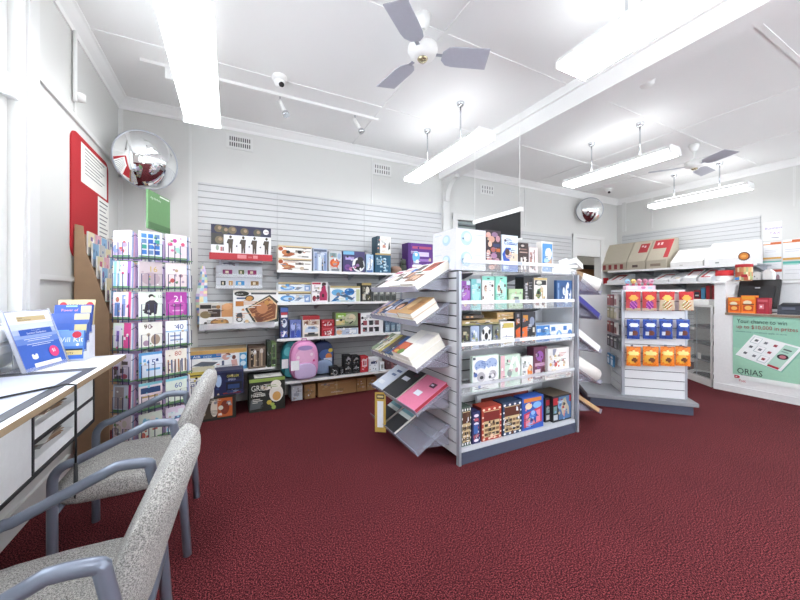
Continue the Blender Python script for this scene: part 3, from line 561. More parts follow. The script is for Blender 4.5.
# third shelf
back('spray_bottle_pack', 'tall narrow blue and white pack at the left end of the third shelf', 'box', 280, 288.5, 307.5, zC, '#32406c', [('r', .05, .86, .95, 1, '#4f70b8'), ('r', .1, .68, .9, .82, '#f2f2f4'), ('r', .1, .76, .9, .84, '#c03a44'), ('e', .5, .5, .34, .14, '#d7dfea'), ('e', .5, .55, .18, .06, '#41507a'), ('r', .1, .06, .9, .26, '#4a62b0'), ('p', [(.2, .08), (.5, .24), (.8, .24), (.4, .06)], '#e8ecf6')], d=.1)
back('toy_figure_pack', 'blue violet clear pack with two figures on the third shelf', 'box', 289.5, 301.5, 320, zC, '#6f7ec0', [('e', .3, .65, .2, .2, '#b3c0ea'), ('e', .75, .6, .2, .2, '#98a8dc'), ('r', .1, .04, .4, .4, '#34449a'), ('e', .75, .25, .2, .2, '#3f5cc0'), ('r', .48, .3, .54, .8, '#39406a')], d=.1)
back('toy_car_box', 'red topped box with a white toy car picture on the third shelf', 'box', 302.5, 320, 316, zC, '#efe6dc', [('r', 0, .82, 1, 1, '#b52f36'), ('r', .06, .58, .94, .78, '#cab49c'), ('r', .1, .62, .3, .74, '#7a4a3c'), ('r', .55, .62, .8, .74, '#8f5f4c'), ('p', [(.1, .24), (.16, .42), (.3, .52), (.7, .52), (.86, .42), (.9, .24)], '#cfdbe8'), ('p', [(.28, .4), (.34, .5), (.66, .5), (.74, .4)], '#7f98ba'), ('r', .1, .04, .9, .16, '#6a655c'), ('r', .3, .12, .7, .22, '#3d3c3e')], tcol='#a52a34')
hh = zz(328, 327.5, yA)
red = [('r', .04, .5, .96, .56, '#7e1a22'), ('r', .25, .2, .35, .5, '#f2e8e8'), ('r', .45, .2, .52, .62, '#f2e8e8'), ('p', [(.55, .2), (.72, .65), (.8, .3)], '#f0dede'), ('r', .1, .8, .9, .92, '#dd6a70')]
back('toy_truck_box', 'lower of two small stacked red boxes on the third shelf', 'box', 321.5, 334.5, 327.7, zC, '#bf2c38', red, d=.12, group='small stacked red boxes')
back('toy_truck_box', 'upper of two small stacked red boxes on the third shelf', 'box', 321.5, 334.5, 319.8, hh+.002, '#bf2c38', red, d=.12, group='small stacked red boxes')
hh = zz(347, 326, yA)
back('food_wrap_box', 'dark topped white and blue box beneath the green box, third shelf', 'box', 336, 358.5, 326.3, zC, '#e1e7f0', [('r', 0, .8, 1, 1, '#33362f'), ('e', .13, .4, .12, .3, '#e8b48a'), ('r', .25, .1, .95, .74, '#b9c6dc'), ('r', .6, .2, .9, .6, '#f0f3f8')], d=.17)
back('salad_box', 'green and grey picture box stacked on the dark topped box, third shelf', 'box', 335.5, 358, 312.5, hh+.002, '#8f9b7c', [('r', .02, .55, .45, .95, '#86b244'), ('r', .1, .66, .35, .8, '#e2efc8'), ('r', .02, .1, .4, .45, '#d9c48a'), ('e', .66, .55, .26, .36, '#c4c3a6'), ('e', .74, .65, .14, .2, '#dccbae'), ('p', [(.6, .2), (.78, .38), (.8, .3), (.64, .12)], '#22281e')], d=.17, side='#7a8566', tcol='#77834f')
back('tool_kit_box', 'white box with a grid of black tool pictures and a red side, third shelf', 'box', 360.5, 383, 313, zC, '#f0eff0', [('r', .25, .78, .8, .92, '#c9c9d2')]+[('r', .1+.27*(k % 3), .1+.32*(k//3), .28+.27*(k % 3), .32+.32*(k//3), ['#2e3236', '#4a3a3e', '#26282c', '#a05058', '#33383c', '#7c5a60'][k]) for k in range(6)], side='#a83040')
for k in range(4): back('jar', 'blue lidded jar, %s of four at the right end of third shelf' % ['leftmost', 'second from left', 'third from left', 'rightmost'][k], 'jar', 385+5.6*k, 390+5.6*k, 320, zC, '#6d8296', [('r', .05, .8, .95, 1, '#31445c'), ('r', .15, .15, .85, .6, '#9db2c0')], d=.06, group='blue lidded jars on the third shelf')
# bottom shelf : backpacks and black boxes
def backpack(label, a, b, top, Y, body, panel, trim_, extra, label_tag=True, lean=.0):
    x0, x1 = SX(a, Y), SX(b, Y); w = x1-x0; h = SZ((a+b)/2, top, Y)-zD; D = .13
    o = empty('backpack', label, 'backpack', ((x0+x1)/2, Y+D/2, zD+.002), group='small childrens backpacks')
    def shell(w, h, D, col, z0=0, y0=0, e=2.6, pc=None):
        mb = MB(); n, rows = 28, 8
        def P(t, k):
            u = 1-(k/rows)**2*.28; s = -D/2+D*(k/rows)
            c, s_ = math.cos(t), math.sin(t)
            x = math.copysign(abs(c)**(2/e), c)*w/2; z = math.copysign(abs(s_)**(2/(e if s_ > 0 else 4)), s_)*h/2
            return x, z
        rings = []
        for k, (f, y) in enumerate(((.02, -D/2), (.5, -D/2*.98), (.8, -D/2*.86), (.95, -D/2*.55), (1, 0), (1, D/2*.8), (.97, D/2), (.02, D/2))):
            rings.append([mb.V((P(2*math.pi*i/n, 0)[0]*f, y0+y, z0+h/2+P(2*math.pi*i/n, 0)[1]*f)) for i in range(n)])
        for k in range(len(rings)-1):
            for i in range(n):
                j = (i+1) % n; mb.f.append([rings[k][i], rings[k][j], rings[k+1][j], rings[k+1][i]]); mb.mi.append(mb.m(trim_ if k == 3 else (col if k > 1 or not pc else pc))); mb.sm.append(k != 3)
        return mb
    m0 = shell(w, h, D, body); m0.art((-w/2, -D/2-.001, 0), (1,0,0), (0,0,1), w, h, extra); m0.obj('body', o)
    shell(w*.78, h*.42, .03, panel, h*.04, -D/2-.006).obj('front_pocket', o)
    MB().tube([(-.03, .0, h-.005), (-.025, .0, h+.025), (.025, 0, h+.025), (.03, 0, h-.005)], .006, trim_, 8).obj('top_handle', o)
    for s in (-1, 1): MB().tube([(s*w*.25, D/2-.003, h*.85), (s*w*.28, D/2+.02, h*.6), (s*w*.3, D/2+.006, h*.12)], .01, trim_, 8).obj('shoulder_strap', o)
    if label_tag: MB().box(-w*.5, -w*.22, -D/2-.03, -D/2-.027, h*.3, h*.54, '#f4f4f6').obj('price_tag', o, )
    return o
backpack('teal childrens backpack with a white tag, left of the pink one', 281.5, 304, 341, 4.28, '#2f8a94', '#4fa8b0', '#1d5c66', [('e', .3, .72, .2, .12, '#5cb4ba')])
backpack('pink childrens backpack in front, with a white tag and pale pocket', 290.5, 319.5, 341.5, 4.1, '#e29ac8', '#cdb8de', '#c070a8', [('e', .5, .62, .34, .2, '#eab4d6'), ('e', .5, .83, .26, .06, '#a98fc4'), ('e', .26, .6, .05, .04, '#f6ddea'), ('e', .72, .66, .05, .04, '#f6ddea'), ('e', .8, .5, .04, .03, '#d4488a')])
backpack('navy childrens backpack with orange and blue print, right of the pink one', 312, 335, 341.5, 4.28, '#26345e', '#8fa4c4', '#171f3c', [('e', .6, .6, .3, .16, '#45639c'), ('e', .72, .55, .14, .09, '#d07a3a'), ('r', .5, .34, .86, .5, '#c4cede'), ('e', .8, .72, .1, .06, '#d8c04a')], label_tag=False)
def low(name, label, cat, a, b, top, col, items, Y=4.2, z=zD, **k): return back(name, label, cat, a, b, top, z, col, items, Y=Y, **k)
low('speaker_box', 'low black box with a grey oval print just right of the backpacks', 'box', 330.5, 339, 367, '#1d1d20', [('e', .55, .4, .3, .3, '#8a8a8e'), ('e', .55, .4, .2, .18, '#26262a')], Y=4.14, d=.1)
low('headphone_box', 'low black box between the small speaker box and the stacked black boxes', 'box', 339.5, 344, 368, '#26262a', [('e', .5, .5, .3, .3, '#515158')], Y=4.2, d=.1)
z_ = SZ(350, 364.5, 4.2)
tri = [('p', [(.15, .5), (.5, .85), (.85, .55)], '#9a9a9e'), ('r', .1, .12, .9, .2, '#55555a')]
for k, (a, b, s1) in enumerate(((344.5, 352, 'left'), (352.3, 360, 'right'))):
    low('clock_radio_box', 'black box with a grey triangle print, lower %s of the four stacked' % s1, 'box', a, b, 364.5, '#1c1c1f', tri, d=.14, group='stacked black boxes with grey triangles')
    low('clock_radio_box', 'black box with a grey triangle print, upper %s of the four stacked' % s1, 'box', a, b, 355.5+k*.6, '#1c1c1f', tri, z=z_+.001, d=.14, group='stacked black boxes with grey triangles')
low('light_bulb_box', 'red box with a white printed square beside the stacked black boxes', 'box', 360.5, 368.3, 356.5, '#c22a34', [('r', .2, .35, .85, .82, '#e9d6d8'), ('r', .3, .42, .5, .74, '#b54a54'), ('r', .55, .45, .78, .7, '#c9868c')], d=.12)
low('cable_box', 'white box with dark lettering to the right of the red box', 'box', 368.8, 379, 358, '#eceef2', [('r', .2, .55, .8, .75, '#3f4a6e')], d=.12)
low('cable_box', 'small white box with a grey code panel at the end of the bottom shelf', 'box', 379.5, 384.5, 362, '#e6e8ea', [('r', .3, .2, .8, .7, '#8a8f8c')], d=.12)
low('red_brown_box', 'dark brown box behind the notebooks tray at the far end of the bottom shelf', 'box', 386, 402, 352, '#5a3c40', busy(8, ['#8a5a5e', '#35282c', '#7a6a70'], 8), d=.14)
# boxes on the floor beneath
for a, b, top, c1, lab in ((291.5, 302.5, 380.5, '#d9dce4', 'small white box on the carpet under the backpack shelf'), (304.5, 315.5, 380.5, CARD, 'small cardboard box on the carpet under the backpack shelf'), (318, 356, 378.5, CARD, 'long cardboard box on the carpet under the bottom shelf'), (357, 366, 378, CARD, 'square cardboard box on the carpet right of the long one'), (367, 376.5, 377, CARD, 'cardboard box on the carpet at the end of the row, furthest right')):
    Y = 4.3; x0, x1 = SX(a, Y), SX(b, Y); h = min(SZ((a+b)/2, top, Y), zD-.1)
    carton('cardboard_box' if c1 is CARD else 'small_box', lab, 'box', x0, x1, Y, .001, .25, h, c1, [('r', .46, 0, .5, 1, '#c9a878')] if c1 is CARD and b-a > 15 else [('r', .1, .45, .9, .5, '#a98556')] if c1 is CARD else [('r', .2, .3, .7, .5, '#aab0be')], group='cardboard boxes on the carpet' if c1 is CARD else None)
# ================================================================ CENTRE GONDOLA
GX0, GX1, GY0, GYM, GY1 = 1.58, 3.0, 2.10, 2.5, 3.1
G_ = empty('display_gondola', 'white double sided display unit with shelves and slatted ends in the middle of the shop', 'display unit', ((GX0+GX1)/2, (GY0+GY1)/2, 0))
gp = Vector(G_.location)
def gpart(mb, name, parent=None, **k): mb.T = None; o = mb.obj(name, parent or G_, **k); 
def gadd(mb, name, parent=None):
    mb.v = [tuple(Vector(v)-gp) for v in mb.v]; return mb.obj(name, parent or G_)
top = 1.53
def slats(mb, O, X, w, h, pitch, cs, cg):
    mb.T = frame(O, X, (0, 0, 1)); mb.box(0, w, 0, h, 0, .006, cg)
    for k in range(int(h/pitch)+1):
        a, b_ = k*pitch+.006, min((k+1)*pitch-.006, h)
        if b_ > a: mb.box(0, w, a, b_, .006, .018, cs)
    mb.T = None; return mb
gadd(MB().box(GX0+.03, GX1-.03, GYM+.02, GYM+.05, .12, top-.02, SLATW), 'core_board')
gadd(slats(MB(), (GX0+.03, GYM+.02, .12), (1,0,0), GX1-GX0-.32, top-.14, .1, SLATW, GROOVED), 'back_slat_panel')
gadd(MB().box(GX1-.29, GX1-.03, GYM+.0, GYM+.02, .12, top-.02, SLATW), 'back_plain_panel')
gadd(slats(MB().box(GX0+.02, GX0+.03, GY0+.04, GY1-.04, .06, top-.02, SLATW), (GX0+.02, GY1-.03, .06), (0,-1,0), GY1-GY0-.06, top-.08, .1, SLATW, GROOVED), 'end_slat_panel')
gadd(slats(MB().box(GX1-.03, GX1-.02, GY0+.04, GY1-.04, .06, top-.02, SLATW), (GX1-.02, GY0+.03, .06), (0,1,0), GY1-GY0-.06, top-.08, .1, SLATW, GROOVED), 'end_slat_panel')
for x in (GX0-.002, GX1-.033):
    for y in (GY0, GY1-.035): gadd(MB().box(x+(.0 if x < 2 else .012), x+(.022 if x < 2 else .035), y, y+.035, 0, 1.512, METALG), 'corner_post')
gadd(MB().box(GX0+.033, GX1-.033, GY0+.02, GY1-.02, .09, .12, '#c9ccd2'), 'base_deck')
gadd(MB().box(GX0+.033, GX1-.033, GY0+.012, GY0+.03, 0, .09, KICK), 'kick_plate'); gadd(MB().box(GX0+.033, GX1-.033, GY1-.03, GY1-.012, 0, .09, KICK), 'kick_plate')
GS = {1: 1.522, 2: 1.205, 3: .89, 4: .538}
SHC = mat('#dfe5ea', .1, kind='clear', alpha=.28)
for k, z in GS.items():
    d0 = GY0+(.0 if k == 1 else .03)
    s = gadd(MB().box(GX0+.034, GX1-.034, d0+.002, GYM, z-.008, z, SHC), 'shelf')
    if k == 1: 
        gadd(MB().box(GX0, GX1, GYM, GY1-.02, z-.008, z, SHC), 'shelf')
    rl = MB().box(GX0+.034, GX1-.034, d0-.004, d0+.001, z-.0, z+.07, CLEAR)
    gadd(rl, 'clear_riser', s)
    rz_ = {1: .058, 2: .05, 3: .032, 4: .055}[k]
    if k < 4:
        segs = [(0, .45), (.47, .62), (.66, 1)] if k != 3 else [(0, 1)]
        gadd(MB().box(GX0+.034, GX1-.034, d0-.009, d0-.005, z+rz_, z+rz_+.028, '#f7f8fa').box(GX0+.6, GX0+.66, d0-.0105, d0-.0095, z+rz_+.002, z+rz_+.026, '#b8c0d0'), 'price_strip', s)
    else: gadd(MB().box(GX0+.034, GX1-.034, d0-.009, d0-.005, z+rz_, z+rz_+.03, CLEARL), 'price_strip', s)
    for x in (GX0+.25, GX0+.85, GX1-.35): gadd(MB().prism([(GYM-.001, z-.009), (GYM-.001, z-.09), (GY0+.15, z-.02), (GY0+.15, z-.009)], 'x', x, x+.008, '#7d8088'), 'bracket', s)
# ---- goods on the front
IY = GY0+.045
def isl(name, label, cat, a, b, top, lev, col, items, Y=IY, d=.1, z=None, **k):
    z = GS.get(lev, .12) if z is None else z
    x0, x1 = max(SX(a, Y), GX0+.04), min(SX(b, Y), GX1-.037); 
    if lev == 1: x0, x1 = SX(a, Y), SX(b, Y)
    h = SZ((a+b)/2, top, Y)-z
    return carton(name, label, cat, x0+.002, x1-.002, Y, z+.001, d, h, col, items, **k)
GA = 'goods on the centre display unit'
# two stacked white ball boxes at the corner
ball = [('e', .33, .55, .19, .36, '#b3d0e2'), ('e', .36, .6, .12, .22, '#d3e7f2'), ('e', .22, .52, .025, .05, '#2e5878'), ('r', .62, .72, .95, .76, '#c6ccd6'), ('r', .62, .48, .9, .52, '#dcdfe6'), ('r', .62, .3, .95, .33, '#dcdfe6')]
hx = (SZ(465, 229.5, IY)-GS[1])/2
for k, nm in enumerate(('lower', 'upper')):
    carton('ball_box', '%s of two stacked white boxes with a pale blue ball picture, on the unit corner' % nm, 'box', GX0-.01, SX(484, IY), IY-.02, GS[1]+.001+k*(hx+.001), .34, hx, '#dfdfe6', ball, sidea=[('e', .6, .5, .16, .26, '#b3d0e2'), ('e', .58, .55, .1, .16, '#d3e7f2'), ('r', .1, .8, .4, .84, '#ccd2dc')], group='stacked white ball boxes')
isl('board_game_box', 'tall dark box with a collage of faces on top of the centre unit', 'box', 485, 501, 230.5, 1, '#33222c', [('e', .2, .88, .16, .07, '#cfa49a'), ('e', .6, .9, .2, .06, '#8a6a8a'), ('e', .4, .78, .2, .08, '#c99a86'), ('e', .8, .8, .14, .08, '#b98a94'), ('e', .3, .66, .12, .07, '#e0b8a4'), ('r', .5, .6, .95, .68, '#2c3560'), ('e', .5, .53, .16, .06, '#b05a3a'), ('r', .7, .48, .95, .56, '#c0662e'), ('e', .2, .45, .12, .07, '#d8b0a0'), ('e', .55, .38, .2, .07, '#a87aa0'), ('e', .25, .28, .16, .07, '#d6a698'), ('e', .75, .26, .16, .07, '#b88a9a'), ('e', .4, .1, .2, .06, '#c89078'), ('r', .6, .06, .9, .16, '#6a3a3c')], side='#241830', d=.08)
isl('pillow_box', 'pale blue box with a sleeping person on a blue pillow and cursive lettering', 'box', 501.5, 518, 235.5, 1, '#dbe8f4', [ttx('Contour', .12, .74, .15, '#2f62ae', 'LEFT', .95), ('p', [(.04, .48), (.25, .66), (.55, .66), (.72, .3), (.5, .2), (.1, .3)], '#2f55b4'), ('e', .42, .48, .2, .12, '#d9b8a2'), ('e', .34, .54, .14, .09, '#4a342c'), ('p', [(.45, .4), (.75, .55), (.98, .5), (.98, .26), (.5, .26)], '#e2cdb6'), ('r', 0, 0, 1, .2, '#3f6cb4'), ('r', .1, .06, .4, .16, '#b8cfea')], d=.1)
isl('massager_box', 'short dark brown box with white strips, right of the pillow box', 'box', 518.5, 528.5, 243, 1, '#3f2f2e', [('e', .4, .9, .3, .08, '#1f1a1c'), ('e', .4, .9, .18, .04, '#b8aaa4'), ('r', .2, .1, .38, .5, '#ece4de'), ('r', .55, .1, .75, .52, '#e2d8d0'), ('r', .1, .66, .9, .7, '#b89c90'), ('r', .2, .76, .8, .8, '#8a6a60')], d=.1)
isl('beauty_box', 'pinkish white box with thin bottles, between the brown box and the sky box', 'box', 529, 538, 247.5, 1, '#e6dad8', [('r', .1, .2, .3, .8, '#b07a72'), ('r', .55, .1, .64, .9, '#8a5f5a'), ('r', .75, .3, .9, .7, '#f4f0f0'), ('e', .4, .2, .15, .06, '#5a4a48')], d=.1)
isl('light_kit_box', 'pale box with a blue sky picture near the right end of the unit top', 'box', 541.5, 553, 242, 1, '#e8e6e0', [('r', .06, .06, .94, .94, '#4f93d4'), ('e', .6, .62, .3, .2, '#e4f0fa'), ('e', .4, .4, .2, .1, '#a8ccec'), ('p', [(.1, .3), (.6, .36), (.9, .5), (.9, .3), (.1, .2)], '#c9a688'), ('r', .06, .05, .94, .2, '#7fa9d6')], d=.06)
mb = MB(); R = random.Random(4)
for i, (x, r) in enumerate(((-.09, 30), (-.02, -15), (.06, 20), (.11, -30))):
    mb.T = Matrix.Translation((x, 0, .0))@Matrix.Rotation(math.radians(r), 4, 'Z'); mb.prism([(-.05, 0), (.05, 0), (.045, .035+.012*(i % 2)), (.012, .05+.015*(i % 2)), (-.04, .03)], 'y', -.03, .03, '#f4f5f8')
mb.T = None; a = SX(562, IY); tag(mb.obj('folded_bags', loc=(a, IY+.06, GS[1]+.001)), 'crumpled white paper packets at the right end of the unit top', 'packet')
# level 2
def hang(a, b, top, col, lab, items, lv=2): return isl('stocking_pack', lab, 'packet', a, b, top, lv, col, items, d=.025, group='flat packets hanging on the second level')
wm = lambda sk, hair, bg_: [('e', .28, .62, .16, .14, bg_), ('e', .28, .64, .1, .09, hair), ('e', .29, .62, .06, .06, sk)]
for a, b, top_, col, lab, cc in ((461.5, 470.5, 281, '#8a4aa0', 'purple flat packet at the left end of the second level', '#a86ac0'), (471, 481, 279, '#7cc6c6', 'pale turquoise packet right of the purple one, second level', '#a4dcdc'), (482, 494.5, 276.5, '#ebe6e2', 'white packet with a portrait and mint header, second level', '#f6f3f0'), (495.5, 507, 276.5, '#8fdcc8', 'mint packet with a portrait, beside the white one, second level', '#bff0e2')):
    mint = [('r', 0, .88, 1, 1, '#8edcc8'), ('r', .4, .92, .6, .95, '#2c4a48')] if a > 480 else [('r', .55, .86, 1, 1, '#c8d8e4')]
    hang(a, b, top_, col, lab, [('e', .5, .55, .42, .3, cc)]+(wm('#d9b49c', '#5a3428', '#e9d8cc') if a > 480 else [('e', .4, .22, .2, .1, '#d9b49c'), ('e', .4, .26, .16, .06, '#6a3a2c')])+mint+[('e', .82, .72, .08, .05, '#4a2e2a')])
isl('soap_box', 'pale green box with a dark window, second level middle', 'box', 508.5, 523, 289, 2, '#a6c59a', [('r', 0, .8, 1, 1, '#b9d6a8'), ('r', .12, .2, .92, .72, '#c8dfc0'), ('r', .38, .3, .7, .6, '#5d6a64'), ('r', .42, .36, .62, .52, '#8fa29a')])
isl('wallet_card', 'small navy card with a white emblem hanging behind the green box', 'card', 515.5, 523.5, 277, 2, '#16364c', [('e', .5, .5, .3, .3, '#4f86a4'), ('r', .35, .3, .45, .7, '#d8e4ea'), ('r', .55, .3, .65, .7, '#d8e4ea')], Y=IY+.12, d=.006, z=1.205+.1)
isl('shaver_box', 'tall black box with grey vertical lettering, second level', 'box', 523.5, 533, 277.5, 2, '#2a2a2e', [('r', .18+.0, .15+.1*k, .4, .21+.1*k, '#b8b8bc') for k in range(7)]+[('r', .6, .1, .95, .95, '#1c1c20'), ('r', .0, 0, 1, .12, '#3a5a78')], side='#222226')
isl('phone_holder_box', 'tall white box with black device pictures and a tan top, second level', 'box', 534, 547, 278, 2, '#eceae4', [('r', 0, .93, 1, 1, '#cdb377'), ('r', .06, .76, .94, .92, '#26262a'), ('e', .38, .84, .22, .07, '#d7d5ca'), ('p', [(.1, .4), (.25, .62), (.5, .66), (.55, .42), (.35, .3)], '#5a7a52'), ('e', .33, .5, .1, .08, '#1d2420'), ('r', .62, .3, .7, .68, '#c9a86a'), ('r', .1, .08, .4, .2, '#a88a80'), ('e', .7, .14, .12, .07, '#6a4a3e')])
isl('airplane_kit_pack', 'navy card backed pack with a white plastic shape, right end of second level', 'packet', 556.5, 574.5, 280.5, 2, '#2b568e', [('p', [(.5, .2), (.6, .8), (.72, .95), (.8, .85), (.72, .5), (.74, .1), (.6, .08)], '#f0f4f8'), ('p', [(.8, .3), (.92, .7), (.96, .5), (.88, .15)], '#cfd8e6'), ('r', .06, .3, .16, .9, '#7f9fc8'), ('e', .45, .6, .07, .14, '#dde6ee'), ('r', .0, .0, 1, .14, '#39649a')], d=.03)
# level 3
G3 = [('toy_truck_box', 'dark multicoloured toy box at the left end of the third level', 461.5, 470, 327, '#3a3a34', busy(11, ['#6a4a3a', '#c9c0a0', '#1f2420', '#8a8f5c', '#b0533a'], 12)),
 ('puzzle_box', 'blue and white puzzle box beside the football box, third level', 470.5, 479.5, 326, '#9fb0cc', busy(12, ['#d6e0ee', '#4f6aa0', '#6a8a5c', '#c4b47a', '#e8ecf2'], 12)),
 ('football_box', 'box with a round black and white ball picture, third level', 480, 492.5, 325, '#6f7a86', [('e', .5, .5, .42, .44, '#e8e8ea'), ('e', .5, .5, .14, .16, '#1c1c20'), ('e', .25, .7, .1, .12, '#26262a'), ('e', .76, .68, .1, .12, '#26262a'), ('e', .3, .25, .1, .12, '#26262a'), ('e', .72, .25, .1, .12, '#26262a')]),
 ('toy_set_box', 'patterned toy box between the football box and the open white box, third level', 493, 500, 325.5, '#7a7f70', busy(14, ['#3a3c44', '#c4c8d4', '#8a7a4a', '#5a6a9a'], 12))]
for nm, lab, a, b, top_, c1, it in G3: isl(nm, lab, 'box', a, b, top_, 3, c1, it)
ht = SZ(480, 325.5, IY)
isl('flat_game_box', 'flat tan topped box lying across the toy boxes, third level left', 'box', 462, 499, 320, 3, '#b59a68', [('r', 0, 0, 1, .4, '#8d8a5c'), ('r', .2, .5, .4, .8, '#3a3028'), ('r', .62, .45, .75, .85, '#c8c4ba')], z=ht+.004, d=.22, tcol='#c4a878')
isl('flat_game_box', 'upper dark flat box in the pile on the third level, left end', 'box', 463, 484, 315.5, 3, '#42352c', [('e', .2, .5, .08, .3, '#c08a5a'), ('e', .42, .5, .06, .3, '#d0a880'), ('r', .6, .2, .9, .7, '#5a5048')], z=SZ(480, 319.5, IY)+.01, d=.2)
isl('storage_box', 'white box with a yellow oval label standing on the third level', 'box', 500.5, 514.5, 322, 3, '#f0f0f2', [('p', [(.08, .75), (.2, .95), (.92, .95), (.96, .75)], '#c8b45a'), ('p', [(.02, .4), (.4, .62), (.96, .45), (.9, .1), (.2, .05)], '#fbfbfb'), ('r', .1, .36, .9, .4, '#9aa0b0'), ('r', .2, .1, .8, .2, '#b8a460')], Y=IY-.01, d=.12)
isl('flat_game_box', 'cardboard coloured flat box behind the white storage box, third level', 'box', 497, 515, 312.5, 3, '#c4a36c', [('r', .1, .3, .9, .6, '#a8874e')], z=SZ(507, 320, IY)+.005, d=.2, Y=IY+.02)
isl('drill_box', 'narrow black and orange box on the third level', 'box', 515, 521, 312.5, 3, '#2a2a30', [('p', [(.1, .05), (.9, .2), (.9, .55), (.1, .45)], '#e0642a'), ('r', .2, .65, .8, .8, '#b06a3a'), ('r', .3, .85, .7, .95, '#8a8a90')])
isl('drill_box', 'wider black, grey and orange box on the third level, left of the blue box', 'box', 521.5, 535.5, 312, 3, '#34343c', [('p', [(.05, .05), (.4, .12), (.42, .55), (.05, .5)], '#e8702c'), ('p', [(.45, .1), (.9, .25), (.8, .5), (.5, .4)], '#1c1c20'), ('e', .75, .7, .18, .14, '#8a94ac'), ('r', .1, .72, .45, .9, '#c98a3a'), ('r', .8, .35, .95, .5, '#d8d2c4'), ('r', .5, .52, .72, .62, '#a8b0c0')])
isl('filter_box', 'long blue and white box with round blue pictures, right end of third level', 'box', 536, 575, 324.5, 3, '#e9f0f8', [('r', 0, .02, .36, .98, '#3d80c8'), ('r', .03, .6, .12, .8, '#cfe2f4'), ('e', .29, .6, .06, .18, '#8fc0ea'), ('r', .4, .62, .52, .86, '#3f7cc0'), ('e', .62, .34, .08, .3, '#5b98d4'), ('e', .62, .34, .04, .16, '#d6e8f6'), ('r', .74, .62, .84, .88, '#3f7cc0'), ('e', .93, .36, .07, .28, '#4f80bc'), ('r', .38, .06, .5, .3, '#b9d4ee')], tcol='#b8c8da', d=.2)
# level 4
isl('animal_picture_book', 'mint edged picture of two white cartoon animals with big eyes, fourth level', 'picture', 472, 499, 355.5, 4, '#d7eadf', [('r', .03, .03, .97, .97, '#f3f6f4'), ('e', .3, .72, .22, .16, '#9fb4da'), ('e', .72, .76, .22, .16, '#a8bbde'), ('e', .3, .36, .26, .3, '#e8e8ea'), ('e', .74, .4, .24, .28, '#ededf0'), ('e', .32, .4, .15, .14, '#b3b1b8'), ('e', .76, .43, .14, .13, '#b3b1b8'), ('e', .34, .38, .07, .05, '#2c2c34'), ('e', .77, .42, .07, .05, '#2c2c34'), ('r', .02, .9, .12, .97, '#46505a'), ('r', .05, .5, .1, .56, '#30343a')]+[('e', .15+.1*k, .68+.06*(k % 3), .02, .02, '#4f6cb0') for k in range(8)], d=.03)
isl('animal_picture_book', 'green and pink patterned picture book in the middle of the fourth level', 'picture', 500.5, 520.5, 355, 4, '#cfe4d4', [('r', 0, 0, .2, 1, '#e2b8c0'), ('p', [(.25, .2), (.6, .95), (.75, .9), (.4, .15)], '#fafcfa'), ('p', [(.95, .2), (.7, .9), (.8, .95), (1, .6)], '#f4f6f4'), ('e', .44, .42, .12, .12, '#8f9c98'), ('r', .3, .1, .7, .24, '#b8d4c0'), ('e', .8, .5, .08, .08, '#c49aa0'), ('r', .3, .78, .36, .86, '#3a4440')], d=.04)
isl('animal_picture_book', 'white book with a small orange fox shape, fourth level', 'picture', 521.5, 533, 357, 4, '#eef0ee', [('p', [(.55, .1), (.5, .5), (.75, .72), (.95, .6), (.95, .15)], '#e0803a'), ('e', .72, .55, .16, .1, '#f0c89a'), ('r', .22, .75, .36, .85, '#6a7a6c'), ('r', .2, .4, .3, .48, '#9a9fae')], d=.05)
isl('photo_frame_box', 'maroon box with purple flower picture, fourth level', 'box', 533.5, 547, 347, 4, '#6f3a52', [('e', .45, .72, .28, .16, '#9a5cae'), ('e', .3, .75, .1, .07, '#4a2a5c'), ('r', .1, .4, .9, .5, '#c4a0b2'), ('r', .1, .05, .5, .3, '#e8dce0'), ('r', .6, .0, 1, .35, '#5a2a34')], Y=IY+.06, d=.08)
isl('stationery_box', 'white box scattered with tiny flowers, right end of the fourth level', 'box', 547.5, 571, 348, 4, '#f2efec', [('p', [(.1, .98), (.4, .98), (.3, .7)], '#8f92a6')]+[('e', .3+.2*(k % 3)+.04*(k % 2), .2+.18*(k//3), .035, .04, ['#c85a5a', '#d8a84a', '#7a5a8a', '#c8c8a0'][k % 4]) for k in range(11)]+[('e', .36, .45, .07, .08, '#cf5a44'), ('r', 0, 0, .22, 1, '#e4e2e0')], Y=IY+.03, d=.12)
isl('flat_card_box', 'low flat pale patterned box lying at the right of the fourth level', 'box', 545, 571, 372.5, 4, '#c9bdb2', busy(21, ['#e9e4dc', '#a87a7a', '#8a94a0'], 9), Y=IY-.01, d=.03)
# base deck
bulb = lambda c: [('e', .1+.27*k, .93, .06, .035, c) for k in range(4)]+[('e', .1+.27*k, .06, .06, .035, c) for k in range(4)]+[('e', .05, .2+.17*k, .04, .03, c) for k in range(4)]+[('e', .95, .2+.17*k, .04, .03, c) for k in range(4)]
mq = lambda c1, c2: [('r', .1, .1, .9, .88, '#d9c294'), ('r', .1, .58, .9, .86, c1)]+[('r', .14+.19*(k % 4), .14+.14*(k//4), .3+.19*(k % 4), .22+.14*(k//4), ['#4a3326', '#8a6a4a', '#2f2620'][k % 3]) for k in range(12)]+bulb(c2)
isl('marquee_letter_box', 'dark box with cream letter tiles at the left end of the base deck', 'box', 461.5, 471, 407, 0, '#4c5a52', mq('#5a3424', '#ffffff'), d=.12)
isl('marquee_letter_box', 'narrow navy striped box beside the first box on the base deck', 'box', 472, 480.5, 412, 0, '#2a3060', [('e', .5, .1+.13*k, .3, .05, ['#e8e8f0', '#c85a6a'][k % 2]) for k in range(7)]+[('r', .2, .3, .7, .6, '#3f6ab0')], d=.12)
isl('marquee_letter_box', 'red box with cream letter tiles and pale bulb border on the base deck', 'box', 481.5, 501.5, 406.5, 0, '#b0402f', mq('#7c2420', '#f6d9c0'), d=.12, side='#7a2a22')
